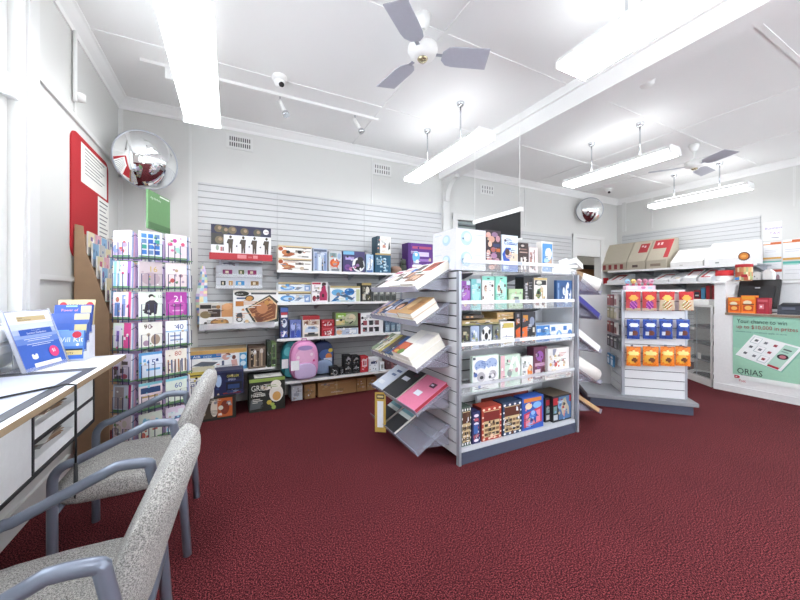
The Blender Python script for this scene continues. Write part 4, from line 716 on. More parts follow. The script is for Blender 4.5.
isl('marquee_letter_box', 'dark blue box with cream letter tiles and white bulb border, base deck middle', 'box', 502.5, 521.5, 402, 0, '#2f4464', mq('#5c2c1c', '#eef2f6'), d=.12, side='#222f48')
isl('robot_game_box', 'bright blue game box with a robot figure picture on the base deck', 'box', 522, 543.5, 396.5, 0, '#2f5ab4', [('r', .08, .84, .9, .96, '#d9823a'), ('e', .3, .72, .16, .1, '#f0d8b0'), ('e', .7, .72, .2, .1, '#7fb8e8'), ('p', [(.08, .08), (.08, .5), (.92, .66), (.92, .18)], '#c8405a'), ('p', [(.16, .12), (.16, .46), (.84, .58), (.84, .2)], '#e8889a'), ('e', .5, .42, .18, .16, '#3a66c8'), ('e', .5, .5, .1, .07, '#9cc4f0'), ('r', .36, .18, .44, .34, '#20408c'), ('r', .56, .18, .64, .34, '#20408c'), ('p', [(.22, .3), (.34, .44), (.36, .36)], '#20408c'), ('p', [(.78, .36), (.64, .46), (.64, .38)], '#20408c')], side='#23458c', d=.1)
rex = [('r', .3, .06, .98, .94, '#4a6f9c'), ('e', .45, .6, .2, .16, '#7fa4cc'), ('p', [(.5, .25), (.42, .5), (.55, .85), (.68, .9), (.74, .7), (.86, .5), (.88, .2), (.8, .22), (.76, .44), (.66, .4), (.6, .15)], '#b8ab94'), ('e', .6, .64, .06, .06, '#2a2420'), ('p', [(.58, .4), (.66, .4), (.62, .14), (.56, .16)], '#c67a7a'), ('r', 0, .66, .26, .92, '#a8202c'), ('r', .02, .34, .2, .6, '#6a8f8a'), ('r', .02, .08, .24, .28, '#b8bcc0'), ('r', .88, .7, .98, .94, '#a8202c')]
isl('dinosaur_game_box', 'dark edged box with a pale dinosaur picture at the right end of the base deck', 'box', 553, 576.5, 394.5, 0, '#23252b', rex, d=.24, Y=IY+.01, side='#2c2c30', tcol='#6a5c4c')
isl('dinosaur_game_box', 'second dark box mostly hidden at the left of the dinosaur box', 'box', 545, 552.5, 397.5, 0, '#26272c', [('r', .1, .68, .9, .9, '#a8202c'), ('r', .15, .36, .85, .6, '#7a9a96'), ('r', .15, .08, .85, .28, '#c4c6c8')], d=.2, Y=IY+.05)
mb = MB(); Yk = GYM-.06; x0, x1 = SX(476, Yk), SX(531, Yk); z1 = SZ(500, 391.5, Yk); w = x1-x0
mb.box(-w/2, w/2, -.01, .01, 0, z1-.12, '#e8e8ec').art((-w/2, -.01, 0), (1,0,0), (0,0,1), w, z1-.12, [('r', .07, .08, .93, .88, '#8c3a30'), ('r', .1, .1, .5, .5, '#a8604c')]); tag(mb.obj('picture_frame', loc=((x0+x1)/2, Yk, .121)), 'wide white frame with a red brown panel standing behind the base deck boxes', 'picture frame')
# ================================================================ SLOPING TRAYS on the gondola ends
A_ = math.radians(30); ca, sa = math.cos(A_), math.sin(A_)
DEP = .37
def tray(label, side, y0, y1, zlip, group):
    DEP = .37 if side < 0 else .5
    if side < 0: Mx = frame((GX0-.003-DEP*ca, y1, zlip), (0,-1,0), (ca, 0, sa))
    else: Mx = frame((GX1+.003+DEP*ca, y0, zlip), (0,1,0), (-ca, 0, sa))
    o = empty('display_tray', label, 'tray', M=Mx, group=group); L = y1-y0
    MB().box(0, L, 0, DEP-.02, -.004, 0, TRAYC).obj('base_sheet', o)
    MB().box(0, L, -.004, 0, -.004, .045, LIPC).obj('front_lip', o)
    hb = DEP*sa
    for x in (.05, L-.055): MB().prism([(DEP-.012, -.004), (DEP-.098, -.16), (DEP*.2, -.02), (DEP*.2, -.004)], 'x', x, x+.006, TRAYC).obj('side_bracket', o)
    return o, Mx, L
def on(Mx, name, label, cat, x, y, w, d, z, t, cover, items=(), page='#f1ece0', rz=0, group=None, pages=True):
    """a book or pack lying on a tray: x,y lower left corner in tray plane"""
    mb = MB(); mb.T = Matrix.Translation((x, y, z))@Matrix.Rotation(math.radians(rz), 4, 'Z')
    if pages and t > .006:
        mb.box(0, w, 0, d, t-.002, t, cover).box(0, w, 0, d, 0, .002, cover).box(.004, w-.004, .004, d-.004, .002, t-.002, page)
        mb.box(0, .003, 0, d, .002, t-.002, cover)
    else: mb.box(0, w, 0, d, 0, t, cover)
    mb.art((0, 0, t), (1,0,0), (0,1,0), w, d, items)
    return tag(mb.obj(name, M=Mx), label, cat, group)
ZL = [1.355, 1.095, .745, .42, .12]; TY0, TY1 = 2.18, 3.08
rowN = ['top', 'second', 'third', 'fourth', 'lowest']
TR = [tray('clear sloping tray on the left end of the unit, %s of five' % rowN[k], -1, TY0, TY1, ZL[k], 'sloping trays on the left end') for k in range(5)]
L = TY1-TY0; T0 = .0008
mag = lambda s, pal: [('r', .05, .8, .9, .93, pal[0]), ('r', .05, .05, .5, .45, pal[1]), ('r', .55, .3, .92, .7, pal[2]), ('r', .1, .55, .45, .7, pal[3])]
Mx = TR[0][1]; GM = 'magazines in the top tray'
on(Mx, 'magazine', 'white and pink magazine at the far end of the top tray', 'magazine', .0, .004, .2, .36, T0, .03, '#f0eef2', mag(0, ['#c86a8a', '#3a3034', '#e8c8c4', '#b8b8c4']), group=GM)
on(Mx, 'magazine', 'pale magazine with small dark pictures, second from the far end of the top tray', 'magazine', .205, .004, .21, .37, T0, .04, '#f4f2f0', mag(0, ['#d8b8b8', '#e8e0dc', '#8a7a5a', '#5a3430']), group=GM)
on(Mx, 'magazine', 'white magazine with a blue and brown picture grid in the top tray', 'magazine', .42, .004, .215, .38, T0, .055, '#fafafa', [('r', .3, .3, .95, .62, '#7a5248'), ('e', .6, .5, .16, .12, '#c99a80'), ('r', .1, .62, .4, .8, '#3a6ab8'), ('r', .05, .2, .26, .4, '#4a5a58'), ('r', .4, .66, .9, .95, '#5a4a46')], group=GM)
on(Mx, 'magazine', 'white magazine with red floral and family pictures, nearest in the top tray', 'magazine', .645, .004, .215, .385, T0, .065, '#fbfaf8', [('r', .2, .55, .9, .95, '#b8604c'), ('e', .5, .78, .16, .1, '#8a3430'), ('e', .78, .84, .1, .07, '#4a3428'), ('r', .04, .1, .9, .42, '#8f6a56'), ('e', .3, .3, .14, .1, '#d9b090'), ('e', .6, .26, .14, .1, '#e0bfa6'), ('r', .05, .46, .4, .54, '#4a6a4e')], group=GM)
Mx = TR[1][1]; GP = 'paperbacks in the second tray'
for k, (c1, nm, pal) in enumerate((('#b09aa8', 'mauve', ['#d8c0d0', '#6a5a78']), ('#5a6a8c', 'slate blue', ['#8a98c0', '#c8a070']), ('#c49c78', 'tan', ['#e8d0b0', '#5a4438']), ('#3c4a70', 'navy', ['#8a9ac4', '#e0e0ea']))):
    on(Mx, 'paperback_book', '%s paperback at the far end of the second tray, %s in line' % (nm, ['first', 'second', 'third', 'fourth'][k]), 'book', .01+.085*k, .006, .083, .24, T0, .05+.008*k, c1, [('r', .1, .6, .9, .9, pal[0]), ('r', .2, .2, .8, .5, pal[1])], group=GP)
on(Mx, 'paperback_book', 'thick paperback with a smiling woman on the cover in the second tray', 'book', .36, .006, .25, .26, T0, .075, '#bfc6dc', [('r', .5, .5, 1, 1, '#6f86c8'), ('e', .45, .5, .28, .26, '#4a2f26'), ('e', .45, .46, .16, .17, '#d8a68a'), ('p', [(.05, .04), (.1, .24), (.8, .3), (.95, .04)], '#c99a6c'), ('r', .38, .36, .52, .39, '#f4ece8'), ('r', .05, .8, .45, .92, '#e8e8f0')], group=GP)
on(Mx, 'paperback_book', 'thick book with golden brown cover, upper of the nearest pair in the second tray', 'book', .62, .006, .24, .25, T0+.053, .045, '#c9a070', [('e', .3, .6, .2, .3, '#e0c090'), ('r', .5, .2, .9, .7, '#a87a50')], group=GP)
on(Mx, 'paperback_book', 'thick pale book, lower of the nearest pair in the second tray', 'book', .62, .006, .24, .25, T0, .052, '#e8e0d8', [], group=GP)
Mx = TR[2][1]; GQ = 'books in the third tray'
for k, (c1, nm, w) in enumerate((('#77856a', 'green and white', .1), ('#d8d4c4', 'cream', .09), ('#b8a850', 'yellow striped', .07), ('#5a4a44', 'brown', .08), ('#3f5f94', 'blue', .08), ('#3a4a5a', 'dark teal', .09))):
    x = .02+sum((.1, .09, .07, .08, .08, .09)[:k])
    on(Mx, 'paperback_book', '%s book with its narrow cover up in the third tray' % nm, 'book', x, .006, w-.006, .27, T0, .06+.003*k, c1, busy(30+k, ['#e8e4d8', '#8a3a34', '#3a4434', '#c8b060', '#5a6a8a'], 6), group=GQ)
on(Mx, 'paperback_book', 'thick white book with red floral cover, upper of nearest pair in the third tray', 'book', .56, .006, .285, .33, T0+.075, .05, '#f0ece6', [('r', .0, .0, .5, .45, '#a84a3a'), ('e', .25, .3, .2, .14, '#c86a4a'), ('e', .4, .1, .14, .1, '#6a8a4a'), ('r', .5, .5, .95, .9, '#e0dcdc'), ('e', .18, .08, .1, .06, '#d8b05a')], group=GQ)
on(Mx, 'paperback_book', 'thick white book, lower of the nearest pair in the third tray', 'book', .56, .006, .285, .33, T0, .074, '#f6f4ee', [], group=GQ)
Mx = TR[3][1]; GN = 'notebooks in the fourth tray'
on(Mx, 'notebook', 'pale blue white notebook at the far end of the fourth tray', 'notebook', .02, .006, .235, .34, T0, .03, '#d5dcea', [('r', .45, .72, .85, .8, '#5a6a94'), ('r', .4, .55, .75, .63, '#6a7ca4'), ('r', .15, .15, .6, .28, '#e9edf4')], group=GN)
on(Mx, 'notebook', 'black notebook with a white label in the middle of the fourth tray', 'notebook', .275, .006, .27, .35, T0, .035, '#2f3032', [('r', .2, .55, .6, .68, '#e0e4ee'), ('r', .6, .78, .85, .86, '#5a3440')], group=GN)
on(Mx, 'notebook', 'pink notebook with a white label, nearest in the fourth tray', 'notebook', .56, .006, .3, .35, T0, .03, '#e07f9f', [('r', .3, .35, .6, .5, '#e6eaf4'), ('r', .55, .7, .8, .84, '#4a2034'), ('r', .58, .75, .7, .8, '#d8d0e0')], page='#a82c3c', group=GN)
Mx = TR[4][1]
on(Mx, 'notebook', 'dark notebook with a teal and white stripe, middle of the lowest tray', 'notebook', .3, .006, .2, .33, T0, .025, '#26282c', [('r', .0, .5, 1, .9, '#7fb0b8'), ('r', .0, .5, 1, .62, '#d6dfdc')], group='notebooks in the lowest tray')
on(Mx, 'notebook', 'dark notebook with a teal and white stripe, far end of the lowest tray', 'notebook', .06, .006, .2, .33, T0, .025, '#26282c', [('r', .0, .5, 1, .9, '#7fb0b8'), ('r', .0, .5, 1, .62, '#d6dfdc')], group='notebooks in the lowest tray')
# gold ticket holder hanging from the fourth tray
Yt = 2.85; xt = GX0-DEP*ca-.014
mb = MB(); pts = [(0, 0), (.0, -.1), (-.004, -.22), (.01, -.36)]
for i in range(3): mb.prism([(-.05, pts[i][1]), (.05, pts[i][1]), (.05, pts[i+1][1]), (-.05, pts[i+1][1])], 'x', -.001, .001, '#c7a550')
mb.art((-.0015, .05, -.36), (0,-1,0), (0,0,1), .1, .36, [('r', .15, .84, .85, .95, '#2a2a2a'), ('r', .22, .87, .78, .92, '#d8c890'), ('r', .22, .12, .78, .78, '#e8eaf2')])
tag(mb.obj('hanging_tag', M=Matrix.Translation((xt-.03, Yt-.06, .44))@Matrix.Rotation(math.radians(55), 4, 'Z')), 'long gold edged ticket hanging from the front of the notebook tray', 'tag')
# right end trays and rolls
TRr = [tray('clear sloping tray on the right end of the unit, %s of five' % rowN[k], 1, 2.16, 2.9, ZL[k]-.03, 'sloping trays on the right end') for k in range(5)]
Mx = TRr[0][1]
mb = MB().tube([(.03, .04, .08), (.3, .36, .08)], .075, '#f1efe9', 18).tube([(.15, .182, .08), (.2, .241, .08)], .077, '#a88a66', 18); tag(mb.obj('paper_roll', M=Mx), 'thick white paper roll with a brown band on the top right end tray', 'roll')
mb = MB(); mb.T = Matrix.Translation((.1, .25, .16)); mb.prism([(0, 0), (.2, .0), (.24, .05), (.15, .08), (.12, .05), (.03, .07)], 'y', 0, .12, '#f6f7fa'); tag(mb.obj('folded_paper', M=Mx), 'folded white paper lying on the thick paper roll', 'paper')
on(TRr[1][1], 'envelope_box', 'dark blue and violet box in the second right end tray', 'box', .02, .01, .26, .42, T0, .06, '#2f2a86', [('r', .1, .5, .9, .85, '#4a42b8'), ('r', .1, .1, .5, .3, '#8a86d8')], pages=False)
on(TRr[2][1], 'envelope_pack', 'white envelope pack in the third right end tray', 'envelope pack', .02, .01, .28, .44, T0, .07, '#f0eef0', [('r', .5, .1, .9, .3, '#d88a94'), ('r', .1, .6, .5, .66, '#c0b8c0')], pages=False)
Mx = TRr[3][1]; mb = MB().tube([(.06, .02, .06), (.1, .34, .06)], .055, '#f3efe9', 20).tube([(.14, .02, .05), (.19, .32, .05)], .0, '#f3efe9', 4) if False else MB().tube([(.08, .02, .08), (.14, .46, .08)], .075, '#f3efe9', 20); mb.lathe([(.001, .0), (.014, 0), (.014, .002), (.001, .002)], '#b03a44', 12, (.09, .1, .1545)); tag(mb.obj('paper_roll', M=Mx), 'fat white roll with a small red dot in the fourth right end tray', 'roll')
on(TRr[4][1], 'paper_folder', 'tan paper folder in the lowest right end tray', 'folder', .02, .006, .24, .46, T0, .04, '#c9a478', [('r', .4, .0, .6, 1, '#b48f62')])
# ================================================================ CANDY GONDOLA (turned 45 degrees)
KP = Vector((4.12, 2.33, 0)); q = math.sqrt(.5)
K = empty('candy_stand', 'white slatted display stand turned at an angle, with hooks of candy bags', 'display stand', KP, -math.pi/4)
# local: x along candy face to the right, y away from it
def kadd(mb, name, parent=None): return mb.obj(name, parent or K)
KW, KH = .605, 1.375
deck = [(-.36, -.12), (.78, -.12), (.78, .5), (.6, .78), (-.36, .66), (-.45, .4)]
deck = [(-.38, -.07), (.68, -.12), (.68, .62), (-.0, .86), (-.4, .72)]
kadd(MB().prism(deck, 'z', .1, .14, DECK), 'base_deck', )
kadd(MB().prism([(x*.93+.01, y*.93+.02) for x, y in deck], 'z', 0, .1, KICK), 'kick_plate')
s = MB().box(.02, KW, .018, .05, .14, KH, SLATW); s.T = frame((.02, .018, .14), (1,0,0), (0,0,1))
for k in range(13): s.box(0, KW-.02, .1*k+.0045, min(.1*(k+1)-.0045, KH-.14), .0, .014, SLATW)
s.T = frame((.02, .018, .14), (1,0,0), (0,0,1)); s.box(0, KW-.02, 0, KH-.14, -.002, .003, GROOVED); s.T = None
kadd(s, 'front_slat_panel')
s = MB().box(.018, .045, .05, .5, .14, KH, SLATW); s.T = frame((.018, .5, .14), (0,-1,0), (0,0,1)); s.box(0, .45, 0, KH-.14, -.002, .003, GROOVED)
for k in range(13): s.box(0, .45, .1*k+.0045, min(.1*(k+1)-.0045, KH-.14), .0, .014, SLATW)
s.T = None; kadd(s, 'side_slat_panel')
kadd(MB().box(-.36, .05, .5, .53, .14, KH-.06, SLATW), 'plain_panel')
kadd(MB().box(.045, KW, .05, .52, KH-.02, KH, SLATW), 'top_board'); kadd(MB().box(KW-.03, KW, .05, .52, .14, KH-.02, SLATW), 'side_panel')
kadd(MB().box(-.012, .018, -.012, .018, .14, KH+.0, METALG), 'corner_post'); kadd(MB().box(KW, KW+.022, .0, .05, .14, KH-.02, METALG), 'corner_post'); kadd(MB().box(.018, KW, -.004, .01, KH-.03, KH, '#f2f3f5'), 'top_rail')
def klocal(px, off=-.05):
    # distance along the candy face where pixel column px meets it, and the depth factor there
    dx, dy = ray(px); Xx, Xy = q, -q; Ox, Oy = KP.x+q*off, KP.y+q*off
    det = -dx*Xy+Xx*dy
    return (dx*Oy-dy*Ox)/det, (-Ox*Xy+Xx*Oy)/det
KM = Matrix.Translation(KP)@Matrix.Rotation(-math.pi/4, 4, 'Z')
def bag(label, cx, z, w, h, colf, y=-.05, t=.035, name='candy_bag', group=None):
    mb = MB(); n, m_ = 12, 16
    def P(i, j, s):
        u, v = i/n, j/m_; e = (1-abs(2*u-1)**3)*(math.sin(math.pi*min(1, max(0, (v-.06)/.84)))**.6 if .06 < v < .9 else 0)
        wr = .0015*math.sin(u*40+j)*(1-e)
        return ((u-.5)*w*(1-.04*math.sin(math.pi*v)), s*t/2*e+wr, (v-1)*h)
    for s in (-1, 1):
        g = [[mb.V(P(i, j, s)) for j in range(m_+1)] for i in range(n+1)]
        for i in range(n):
            for j in range(m_):
                f = [g[i][j], g[i+1][j], g[i+1][j+1], g[i][j+1]]
                mb.f.append(f if s < 0 else f[::-1]); mb.mi.append(mb.m(colf((i+.5)/n, (j+.5)/m_) if s < 0 else colf(.5, .99))); mb.sm.append(True)
    o = mb.obj(name, M=KM@Matrix.Translation((cx, y, z))); return tag(o, label, 'candy bag', group)
def cR(kind):
    def f(u, v):
        if v > .93: return '#c9302e'
        if (u-.5)**2/.09+(v-.66)**2/.02 < 1: return '#e8b04a' if kind != 2 else '#f0c860'
        if v > .55: return '#c4242a'
        if kind < 2 and (u-.5)**2/.08+(v-.3)**2/.05 < 1: return '#7a2a86' if (int(u*12)+int(v*16)) % 3 else '#d06ac0'
        if kind >= 2 and (u-.5)**2/.09+(v-.28)**2/.05 < 1: return ['#f0e8d0', '#c8503a', '#8aa04a'][(int(u*12)*2+int(v*16)) % 3]
        return '#cdb79a' if v < .12 or kind >= 2 else '#c24a50'
    return f
def cB(u, v):
    if v > .93: return '#3a62c0'
    if (u-.55)**2/.12+(v-.72)**2/.012 < 1: return '#dfe8f8'
    if (u-.6)**2/.05+(v-.3)**2/.02 < 1: return '#6a3a2c'
    if (u-.3)**2/.03+(v-.28)**2/.015 < 1: return '#c9d2dc'
    return '#27489c' if (int(u*12)+int(v*9)) % 5 else '#1c367c'
def cO(u, v):
    if v > .93: return '#e07a1c'
    if (u-.5)**2/.16+(v-.66)**2/.016 < 1: return '#efe08a'
    if (u-.55)**2/.05+(v-.32)**2/.012 < 1: return '#6e3a1c'
    if (u-.4)**2/.13+(v-.36)**2/.05 < 1: return '#f0b040'
    return '#ec8420' if (int(u*12)*3+int(v*16)) % 4 else '#e06c14'
rows = [('red and gold', [(625.5, 641), (642, 657), (659, 675), (678.5, 694)], 291.5, 309.5, cR), ('blue', [(626.5, 640), (642.5, 657), (659, 673), (676, 690)], 319.5, 338, cB), ('orange', [(626, 641), (642.5, 659), (660, 675), (675, 691)], 346.5, 365, cO)]
pn = ['leftmost', 'second from left', 'third from left', 'rightmost']
for r, (nm, cols, t0, b0, cf) in enumerate(rows):
    for k, (a, b) in enumerate(cols):
        s0, ta = klocal(a); s1, tb_ = klocal(b); tm = (ta+tb_)/2
        zt = H+(HOR-t0)/F*tm; zb_ = H+(HOR-b0-1)/F*tm
        f = cf(k) if cf is cR else cf
        desc = nm
        bag('%s candy bag, %s in the %s row of the angled stand' % (desc, pn[k], ['upper', 'middle', 'lower'][r]), (s0+s1)/2, zt, s1-s0-.004, zt-zb_, f, group='%s candy bags' % nm)
        kadd(MB().tube([((s0+s1)/2, .005, zt-.004), ((s0+s1)/2, -.12, zt-.004), ((s0+s1)/2, -.13, zt+.004)], .0025, '#6a6e78', 6).box((s0+s1)/2-.012, (s0+s1)/2+.012, -.002, .004, zt-.02, zt+.012, '#6a6e78'), 'hook')
# cards on the side panel (faces the left)
def side_pack(label, yv, z, w, h, c1, c2, name, cat, group):
    mb = MB().box(-.004, 0, -w/2, w/2, -h, 0, c1).art((-.004, w/2, -h), (0,-1,0), (0,0,1), w, h, [('r', .1, .1, .9, .6, c2), ('r', .1, .7, .8, .85, '#e8e4e0')])
    for i in range(1, 4): mb.box(-.004+.006*i, .006*i, -w/2+.004, w/2, -h, -.002, c1)
    return tag(mb.obj(name, M=KM@Matrix.Translation((-.045, yv, z))), label, cat, group)
sidecols = [('#b06a6c', '#8a4a52', 'dusty red'), ('#a8a080', '#c8c0a0', 'beige'), ('#b86a64', '#7a3a3c', 'rust red'), ('#4a4a50', '#8a8a94', 'dark grey'), ('#4f92c4', '#cfe4f4', 'light blue')]
for r, (c1, c2, nm) in enumerate(sidecols):
    z = [1.32, 1.16, .98, .80, .56][r]-0
    for k in range(3 if r < 4 else 2):
        yv = .4-.15*k
        side_pack('%s carded pack, %s, in the %s side row of the candy stand' % (nm, ['furthest back', 'middle', 'nearest'][k] if r < 4 else ['rear', 'front'][k], rowN[r]), yv, z, .11, .14, [c1, c2, '#d8d0cc'][k % 3] if r < 3 else c1, c2, 'carded_pack', 'packet', '%s carded packs' % nm)
        kadd(MB().tube([(.01, yv, z-.006), (-.06, yv, z-.006), (-.064, yv, z)], .002, '#6a6e78', 6), 'hook')
# lolly display on top of the stand
Bz = KH+.002; o = empty('lollipop_display', 'pink printed tray of five pastel ball toys on top of the candy stand', 'toy display', M=KM@Matrix.Translation((.2, .12, KH+.001)))
MB().box(-.15, .15, -.05, .05, 0, .05, '#e6c6d6').art((-.15, -.05, 0), (1,0,0), (0,0,1), .3, .05, [('r', .1, .2, .4, .8, '#f2e2ec'), ('e', .6, .5, .08, .3, '#c86a9a'), ('r', .75, .2, .9, .7, '#a8c4e0')]).obj('printed_tray', o)
for k, (c1, nm) in enumerate((('#9cc4e0', 'blue'), ('#e8c87a', 'yellow'), ('#d9a0b0', 'pink'), ('#c98aa0', 'rose'), ('#e2b4cc', 'pale pink'))):
    x, z = -.12+.06*k, .1
    c = MB().lathe([(.001, -.03), (.018, -.024), (.03, 0), (.018, .024), (.001, .03)], c1, 14, (x, -.01, z)).lathe([(.001, -.008), (.01, 0), (.001, .008)], '#a83a5a', 8, (x, -.037, z-.004)).box(x-.012, x+.012, -.022, .0, .05, .075, '#b83a5a'); c.obj('ball_toy', o)
# low brown thing / red item between the units
# ================================================================ WRITING DESK on the left
DZ_, DX = .95, -.595
dk = empty('writing_desk', 'narrow white writing desk with drawers along the left wall', 'desk', ((LX+DX)/2, 2.2, 0))
dp = Vector(dk.location)
def dadd(mb, name, parent=None): mb.v = [tuple(Vector(v)-dp) for v in mb.v]; return mb.obj(name, parent or dk)
DY0, DY1 = .75, 2.72
dadd(MB().box(LX+.005, DX, DY0, DY1, DZ_-.025, DZ_, '#f4f5f8', {'r': '#9a8468', 'u': '#9a8468', 'b': '#9a8468'}), 'desk_top')
UY0, UY1 = 2.12, 2.93; ux = -.79
ux = -.70; UY0, UY1 = 1.864, 2.52; UB = .605; fr = '#1d1e22'; UM = UY0+.4
dadd(MB().box(LX+.02, ux-.004, .8, UY0-.014, UB+.012, DZ_-.026, '#dddee0'), 'side_cabinet')
c = MB(); c.box(LX+.02, ux, .8, UY1+.012, UB-.004, UB+.012, fr)
for y in (UY0-.012, UY1): c.box(LX+.02, ux, y, y+.012, UB+.012, DZ_-.026, fr)
zs_ = [UB+.012, .735, .875]
for z in zs_[1:]: c.box(LX+.02, ux, UY0, UY1, z, z+.014, fr)
c.box(LX+.021, LX+.03, UY0, UY1, UB+.012, DZ_-.026, '#c9cacc'); dadd(c, 'drawer_frame')
for z0, z1_ in ((UB+.014, .733), (.751, .873)):
    dadd(MB().box(LX+.05, ux-.004, UM+.002, UY1-.002, z0, z1_, '#e4e5e6'), 'drawer'); dadd(MB().box(LX+.05, ux-.006, UY0+.002, UM, z0, z0+.05, '#e9eaec'), 'drawer')
dadd(MB().box(LX+.02, ux-.006, UY0+.002, UY1-.002, .891, DZ_-.026, '#d0d1d3'), 'top_rail')
dadd(MB().box(LX+.02, -.76, .76, .78, 0, DZ_-.026, MDF), 'end_panel')
for k, (z, lab) in enumerate(((.751+.051, 'stack of brown and white envelopes in the upper open desk drawer'), (UB+.014+.051, 'loose white and brown forms in the lower open desk drawer'))):
    mb = MB(); R = random.Random(k+50)
    for i in range(7):
        mb.T = Matrix.Translation((ux-.14, UM-.2+.008*i, .0035*i))@Matrix.Rotation(R.uniform(-.2, .2), 4, 'Z'); mb.box(-.1, .1, -.13, .13, 0, .003, ['#e8e6e2', '#7a6250', '#f2f1ee', '#9a7a5c', '#8c8a88', '#b09a84', '#6a5a50'][(i+k) % 7])
    tag(mb.obj('paper_stack', loc=(0, 0, z)), lab, 'paper', 'papers in the open desk drawers')
# desk mat with black border and a blue grey sheet
mb = MB(); m0, m1 = .9, 2.3
mb.box(-1.0, -.625, m0, m1, DZ_+.001, DZ_+.004, '#4c4e55')  .box(-.975, -.66, m0+.03, m1-.09, DZ_+.004, DZ_+.006, '#bfc4d6')
tag(mb.obj('desk_mat'), 'dark bordered writing mat with a pale blue sheet lying on the desk', 'desk mat')
e_ = DX+.008; cy = 1.89
mb = MB().tube([(-1.0, 1.3, DZ_+.012), (-.9, 1.55, DZ_+.012), (-.75, 1.76, DZ_+.012), (DX-.02, cy, DZ_+.012), (e_, cy+.01, DZ_+.004), (e_, cy+.01, DZ_-.06), (e_, cy+.01, .68), (e_, cy+.01, .62)], .0045, BLACK, 6)
mb.tube([(e_, cy+.01, .62), (e_+.003, cy, .54), (e_+.003, cy-.01, .48)], [.007, .008, .003], BLACK, 8); tag(mb.obj('pen_cord'), 'black cord with a pen hanging over the front edge of the desk', 'cord')
# brochure stands
def leaf(o, name, y, x, z, w, h, col, items, lean=.32, t=.006):
    Mx = frame((x, y-w/2, z), (0, 1, 0), (-math.sin(lean), 0, math.cos(lean)))
    mb = MB().box(0, w, 0, h, -t, 0, col).art((0, 0, 0), (1,0,0), (0,1,0), w, h, items); return mb, Mx
o = empty('brochure_holder', 'clear stand with a large blue statutory form leaflet on the desk below the window', 'brochure holder', M=Matrix.Translation((-.855, 2.425, DZ_+.001))@Matrix.Rotation(math.radians(78), 4, 'Z'))
w, h = .28, .31
blue_it = [('r', 0, .55, 1, .62, '#8fa6d8'), ('r', 0, .62, 1, .7, '#b4c2e4'), ('r', 0, .7, 1, .8, '#d2daee'), ('r', 0, .8, 1, 1, '#e9ecf2'), ('r', .0, .45, 1, .55, '#6484cc'), ('r', .2, .84, .86, .92, '#cdb78a'), ('t', 'FORMS', .22, .885, .03, '#5a4a30'), ('t', 'Statutory Declaration', .22, .855, .032, '#3a3020', 'LEFT', .9), ('r', .14, .6, .9, .7, '#2f5cb8'), ('t', 'Statutory Declaration', .52, .617, .045, '#eef2fa', 'CENTER', 1.05), ('t', 'Commonwealth of', .52, .665, .026, '#d2dcf0', 'CENTER'), ('r', .18, .53, .85, .538, '#e8ecf6'), ('r', .25, .5, .78, .508, '#e8ecf6'), ('r', .2, .44, .85, .448, '#dfe6f6'), ('r', .3, .41, .75, .418, '#dfe6f6'), ('e', .76, .26, .12, .1, '#e0407c'), ('t', '$5', .76, .25, .08, '#ffffff', 'CENTER'), ('e', .28, .22, .07, .035, '#e8eef8'), ('e', .24, .25, .03, .03, '#e8eef8'), ('e', .32, .25, .03, .03, '#e8eef8'), ('r', .2, .05, .85, .12, '#eef0f4'), ('t', 'Easy & Simple', .52, .065, .035, '#a03a50', 'CENTER')]
Mx = frame((-w/2, -.0, 0), (1, 0, 0), (0, .3, .954))
MB().box(0, w, 0, h, -.008, 0, '#3a62bc').art((0, 0, 0), (1,0,0), (0,1,0), w, h, blue_it).obj('leaflet_stack', o, M=Mx)
s = MB().box(-.012, w+.012, -.004, .02, .003, .006, CLEAR).box(-.012, w+.012, -.004, h+.01, -.014, -.0105, CLEARL).box(-.012, -.006, -.004, h+.01, -.01, .003, CLEARL).box(w+.006, w+.012, -.004, h+.01, -.01, .003, CLEARL); s.obj('clear_frame', o, M=Mx)
MB().prism([(0, 0), (.13, 0), (.12, .004), (.0, .004)], 'x', -w/2, w/2, CLEARL).prism([(.125, 0), (.13, 0), (.12, .3), (.114, .3)], 'x', -.04, .04, CLEARL).obj('rear_foot', o)
o = empty('kit_stand', 'tiered cardboard stand of blue legal and will kits on the desk', 'leaflet stand', M=Matrix.Translation((-.855, 2.60, DZ_+.001))@Matrix.Rotation(math.radians(-8), 4, 'Z')@Matrix.Scale(.82, 4))
tb = MB()
for k in range(4): tb.box(-.115, .115, .0+.036*k, .034+.036*k, 0, .06+.06*k, '#d9dde6')
tb.obj('tier_base', o)
w = .22
def kit(k, h, col, items, name): Mx = frame((-w/2, .0+.036*k, .012+.06*k*(k > 0)), (1,0,0), (0, .16, .987)); MB().box(0, w, 0, h, -.0, .02, col).art((0, 0, .02), (1,0,0), (0,1,0), w, h, items).obj(name, o, M=Mx)
kit(0, .2, '#4a7ccc', [('r', 0, .45, 1, 1, '#7aa2dc'), ('t', 'Will Kit', .3, .6, .24, '#f4f8fc'), ('e', .82, .85, .12, .12, '#c83044'), ('r', .25, .3, 1, .36, '#1f2a3c'), ('r', .25, .14, 1, .3, '#d8c688'), ('t', 'LEGAL KITS', .3, .17, .1, '#4a4430'), ('r', 0, -.0, 1, .14, '#3f6fc4'), ('e', .86, .5, .04, .05, '#f0f0f4')], 'will_kit')
kit(1, .19, '#3f62b4', [('r', .05, .6, .55, .75, '#7ab0e4'), ('t', 'Power of', .05, .42, .16, '#d88aa0'), ('r', .68, .62, 1, .95, '#cfc28e')], 'legal_kit')
kit(2, .2, '#4a66b4', [('r', .6, .76, 1, .98, '#d6caa0')], 'legal_kit')
